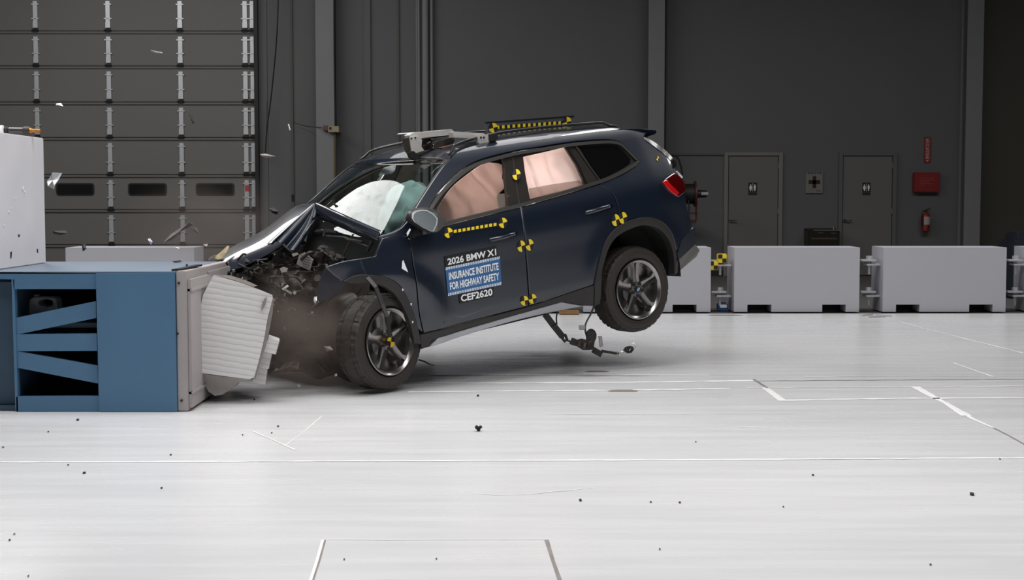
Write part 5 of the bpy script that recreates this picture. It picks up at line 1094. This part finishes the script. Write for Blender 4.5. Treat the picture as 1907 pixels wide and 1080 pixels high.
shard('dark_clip', [(499, 388), (509, 386), (519, 394), (515, 400), (506, 396)], 10.8, BLKM, 'dark torn clip flying above the crumpled hood', 'fragment')
shard('black_sliver', [(98, 430), (122, 429), (125, 434), (112, 438), (99, 435)], 9.9, BLKM, 'black flat piece flying right of the white block', 'fragment')
shard('dark_fragment', [(152, 455), (158, 452), (160, 464), (154, 468)], 10.2, BLKM, 'black fragment flying over the edge of the back barrier', 'fragment')
shard('dark_triangle', [(356, 423), (368, 424), (373, 437), (362, 431)], 10.6, SMK, 'dark torn triangle flying in the dust cloud', 'fragment')
shard('smoky_strip', [(304, 452), (318, 436), (352, 414), (360, 418), (340, 430), (318, 448)], 10.9, mat('dusty_strip', (.17, .14, .13), .7, nz=.3), 'long dusty strip flying above the pale back barrier', 'fragment')
shard('white_fragment', [(275, 445), (279, 444), (284, 450), (281, 456), (278, 450)], 10.5, WHT, 'small white Y-shaped fragment above the back barrier', 'fragment', .004)
shard('pale_fragment', [(378, 455), (387, 454), (385, 459), (380, 458)], 10.5, LG, 'pale speck flying just left of the hood tip', 'fragment', .005)
shard('pale_fragment', [(325, 460), (336, 459), (334, 463)], 10.5, LG, 'pale chip flying over the top of the back barrier', 'fragment', .005)
shard('black_sliver', [(320, 487), (336, 484), (338, 488), (326, 489)], 10.6, BLKM, 'thin black piece flying just above the blue block top', 'fragment', .006)
shard('black_speck', [(33, 437), (37, 436), (37, 441), (34, 442)], 9.2, BLKM, 'black speck in front of the white block, right of centre', 'fragment', .005); shard('black_speck', [(19, 470), (22, 468), (21, 481), (19, 482)], 9.2, BLKM, 'black sliver in front of the white block, lower left', 'fragment', .005); shard('black_speck', [(68, 464), (70, 463), (71, 471), (69, 471)], 9.2, BLKM, 'black sliver in front of the white block near its right edge', 'fragment', .005)
shard('black_speck', [(346, 492), (350, 491), (350, 496), (346, 496)], 10.0, BLKM, 'black chip above the grey edge of the blue block', 'fragment', .005)
shard('dusty_scrap', [(513, 692), (530, 678), (548, 672), (557, 674), (556, 688), (540, 690)], 10.5, mat('dusty_scrap', (.22, .18, .165), .7, nz=.3), 'dusty pale scrap flying low between honeycomb and front wheel', 'fragment')
shard('dusty_scrap', [(603, 645), (615, 645), (620, 652), (608, 655)], 10.3, LG, 'pale crumpled scrap in the dust left of the front wheel', 'fragment')
shard('dusty_scrap', [(590, 668), (598, 680), (606, 692), (602, 692), (592, 678)], 10.3, BROWN2, 'brown splinter in the dust below the pale crumpled scrap', 'fragment')
shard('pale_bead', [(585, 553), (590, 552), (590, 560), (587, 566), (584, 560)], 10.2, WHT, 'white ragged bead in front of the torn bumper', 'fragment', .008)
shard('pale_bead', [(553, 717), (557, 715), (560, 719), (557, 722)], 10.1, LG, 'pale bead just above the floor left of the front wheel', 'fragment', .008)
shard('pale_bead', [(623, 697), (627, 695), (628, 700), (624, 701)], 10.1, LG, 'pale bead at the lower edge of the wheel arch liner', 'fragment', .008)
# black clump above the floor in the foreground
bm = bmesh.new(); c = at(891.5, 800, 8.55); rn = random.Random(3)
for i in range(7): bmesh.ops.create_icosphere(bm, subdivisions=2, radius=rn.uniform(.007, .013), matrix=Matrix.Translation((rn.uniform(-.014, .014), rn.uniform(-.012, .012), rn.uniform(-.012, .014))))
o = obj('rubber_clump', bm, BLKM); o.location = ground(891.5, 803)+Vector((0, 0, .018)); tag(o, 'black rubber clump alone in the middle of the bright floor', 'debris')
specks = [(157, 882, 3.0, 'speck on the floor below the blue block, upper of the left pair'), (301, 910, 2.4, 'speck on the floor below the grey block edge'), (18, 1007, 2.4, 'speck near the lower left photo corner'), (27, 996, 2.0, 'thin curl near the lower left photo corner'),
    (890, 738, 3.0, 'speck on the shadow edge above the rubber clump'), (1081, 933, 3.0, 'speck right of the white scratch in the foreground'), (1212, 936, 2.0, 'left one of the two specks below the long floor line'), (1266, 937, 2.2, 'right one of the two specks below the long floor line'), (1514, 886, 2.6, 'speck just below the long floor line, right of centre'),
    (1810, 922, 4.5, 'largest flat chip on the right floor'), (1229, 1024, 2.0, 'speck near the bottom right of the floor patch joint'), (1733, 1053, 2.2, 'speck near the bottom edge, right side'), (1459, 945, 1.8, 'tiny speck midway between two right foreground specks'), (518, 795, 2.2, 'speck by the crossed scratches'), (506, 807, 1.8, 'speck under the crossed scratches'),
    (452, 811, 1.8, 'speck left of the crossed scratches'), (145, 783, 3.0, 'flat chip at the foot of the blue block'), (90, 805, 1.8, 'speck left of the flat chip under the blue block'), (474, 745, 2.0, 'speck below the honeycomb chunks'), (53, 1074, 2.0, 'speck at the very bottom left edge'), (641, 1043, 1.8, 'speck inside the square floor patch, left'), (813, 1042, 1.8, 'speck inside the square floor patch, middle'),
    (1296, 824, 1.8, 'speck just above the long floor line right of centre'), (1862, 856, 2.0, 'speck on the right end of the long floor line'), (6, 834, 2.0, 'speck at the left photo edge'), (318, 848, 2.0, 'chip above the long floor line, left part'), (127, 867, 1.8, 'speck just below the long floor line, left part')]
for i, (x, y, s, l) in enumerate(specks):
    g = ground(x, y); rr = s*g.y/FPX; bm = bmesh.new(); rn = random.Random(i); k = rn.randint(5, 7)
    prism(bm, [Vector((rr*rn.uniform(.6, 1.1)*math.cos(j*2*math.pi/k), 2.2*rr*rn.uniform(.6, 1.1)*math.sin(j*2*math.pi/k), .003)) for j in range(k)], Vector((0, 0, rr*.7)))
    o = obj('debris_speck', bm, BLKM); o.location = g; tag(o, 'black '+l, 'debris', 'specks on the floor')
# ---- dust cloud
def dust(name, c, dims, dens, seed, col=(.40, .32, .28)):
    m = bpy.data.materials.new('dust'); m.use_nodes = True; nt = m.node_tree; nt.nodes.clear(); L = nt.links
    out = nt.nodes.new('ShaderNodeOutputMaterial'); pv = nt.nodes.new('ShaderNodeVolumePrincipled'); L.new(pv.outputs[0], out.inputs['Volume']); pv.inputs['Color'].default_value = (*col, 1); pv.inputs['Anisotropy'].default_value = .1
    tc = nt.nodes.new('ShaderNodeTexCoord'); ln = nt.nodes.new('ShaderNodeVectorMath'); ln.operation = 'LENGTH'; L.new(tc.outputs['Object'], ln.inputs[0])
    mr = nt.nodes.new('ShaderNodeMapRange'); mr.interpolation_type = 'SMOOTHSTEP'; mr.inputs['From Min'].default_value = .15; mr.inputs['From Max'].default_value = 1.0; mr.inputs['To Min'].default_value = 1; mr.inputs['To Max'].default_value = 0; L.new(ln.outputs['Value'], mr.inputs['Value'])
    nz = nt.nodes.new('ShaderNodeTexNoise'); nz.inputs['Scale'].default_value = 2.4; nz.inputs['Detail'].default_value = 4; mp = nt.nodes.new('ShaderNodeMapping'); mp.inputs['Location'].default_value = (seed, 0, 0); L.new(tc.outputs['Object'], mp.inputs[0]); L.new(mp.outputs[0], nz.inputs['Vector'])
    m2 = nt.nodes.new('ShaderNodeMapRange'); m2.inputs['From Min'].default_value = .36; m2.inputs['From Max'].default_value = .66; L.new(nz.outputs['Fac'], m2.inputs['Value'])
    a = nt.nodes.new('ShaderNodeMath'); a.operation = 'MULTIPLY'; L.new(mr.outputs[0], a.inputs[0]); L.new(m2.outputs[0], a.inputs[1]); b = nt.nodes.new('ShaderNodeMath'); b.operation = 'MULTIPLY'; L.new(a.outputs[0], b.inputs[0]); b.inputs[1].default_value = dens; L.new(b.outputs[0], pv.inputs['Density'])
    bm = bmesh.new(); bmesh.ops.create_icosphere(bm, subdivisions=3, radius=1); o = obj(name, bm, m, None, 80); o.location = c; o.scale = dims; return o
tag(dust('dust_cloud', at(560, 640, 10.4), (.80, .55, .62), 3.8, 1, (.42, .34, .30)), 'brown dust cloud around the crushed front and front wheel', 'dust', kind='stuff')
tag(dust('dust_cloud', at(395, 425, 11.6), (.85, .8, .55), .55, 7, (.40, .33, .31)), 'thin pinkish dust drifting above the blue block', 'dust', kind='stuff')
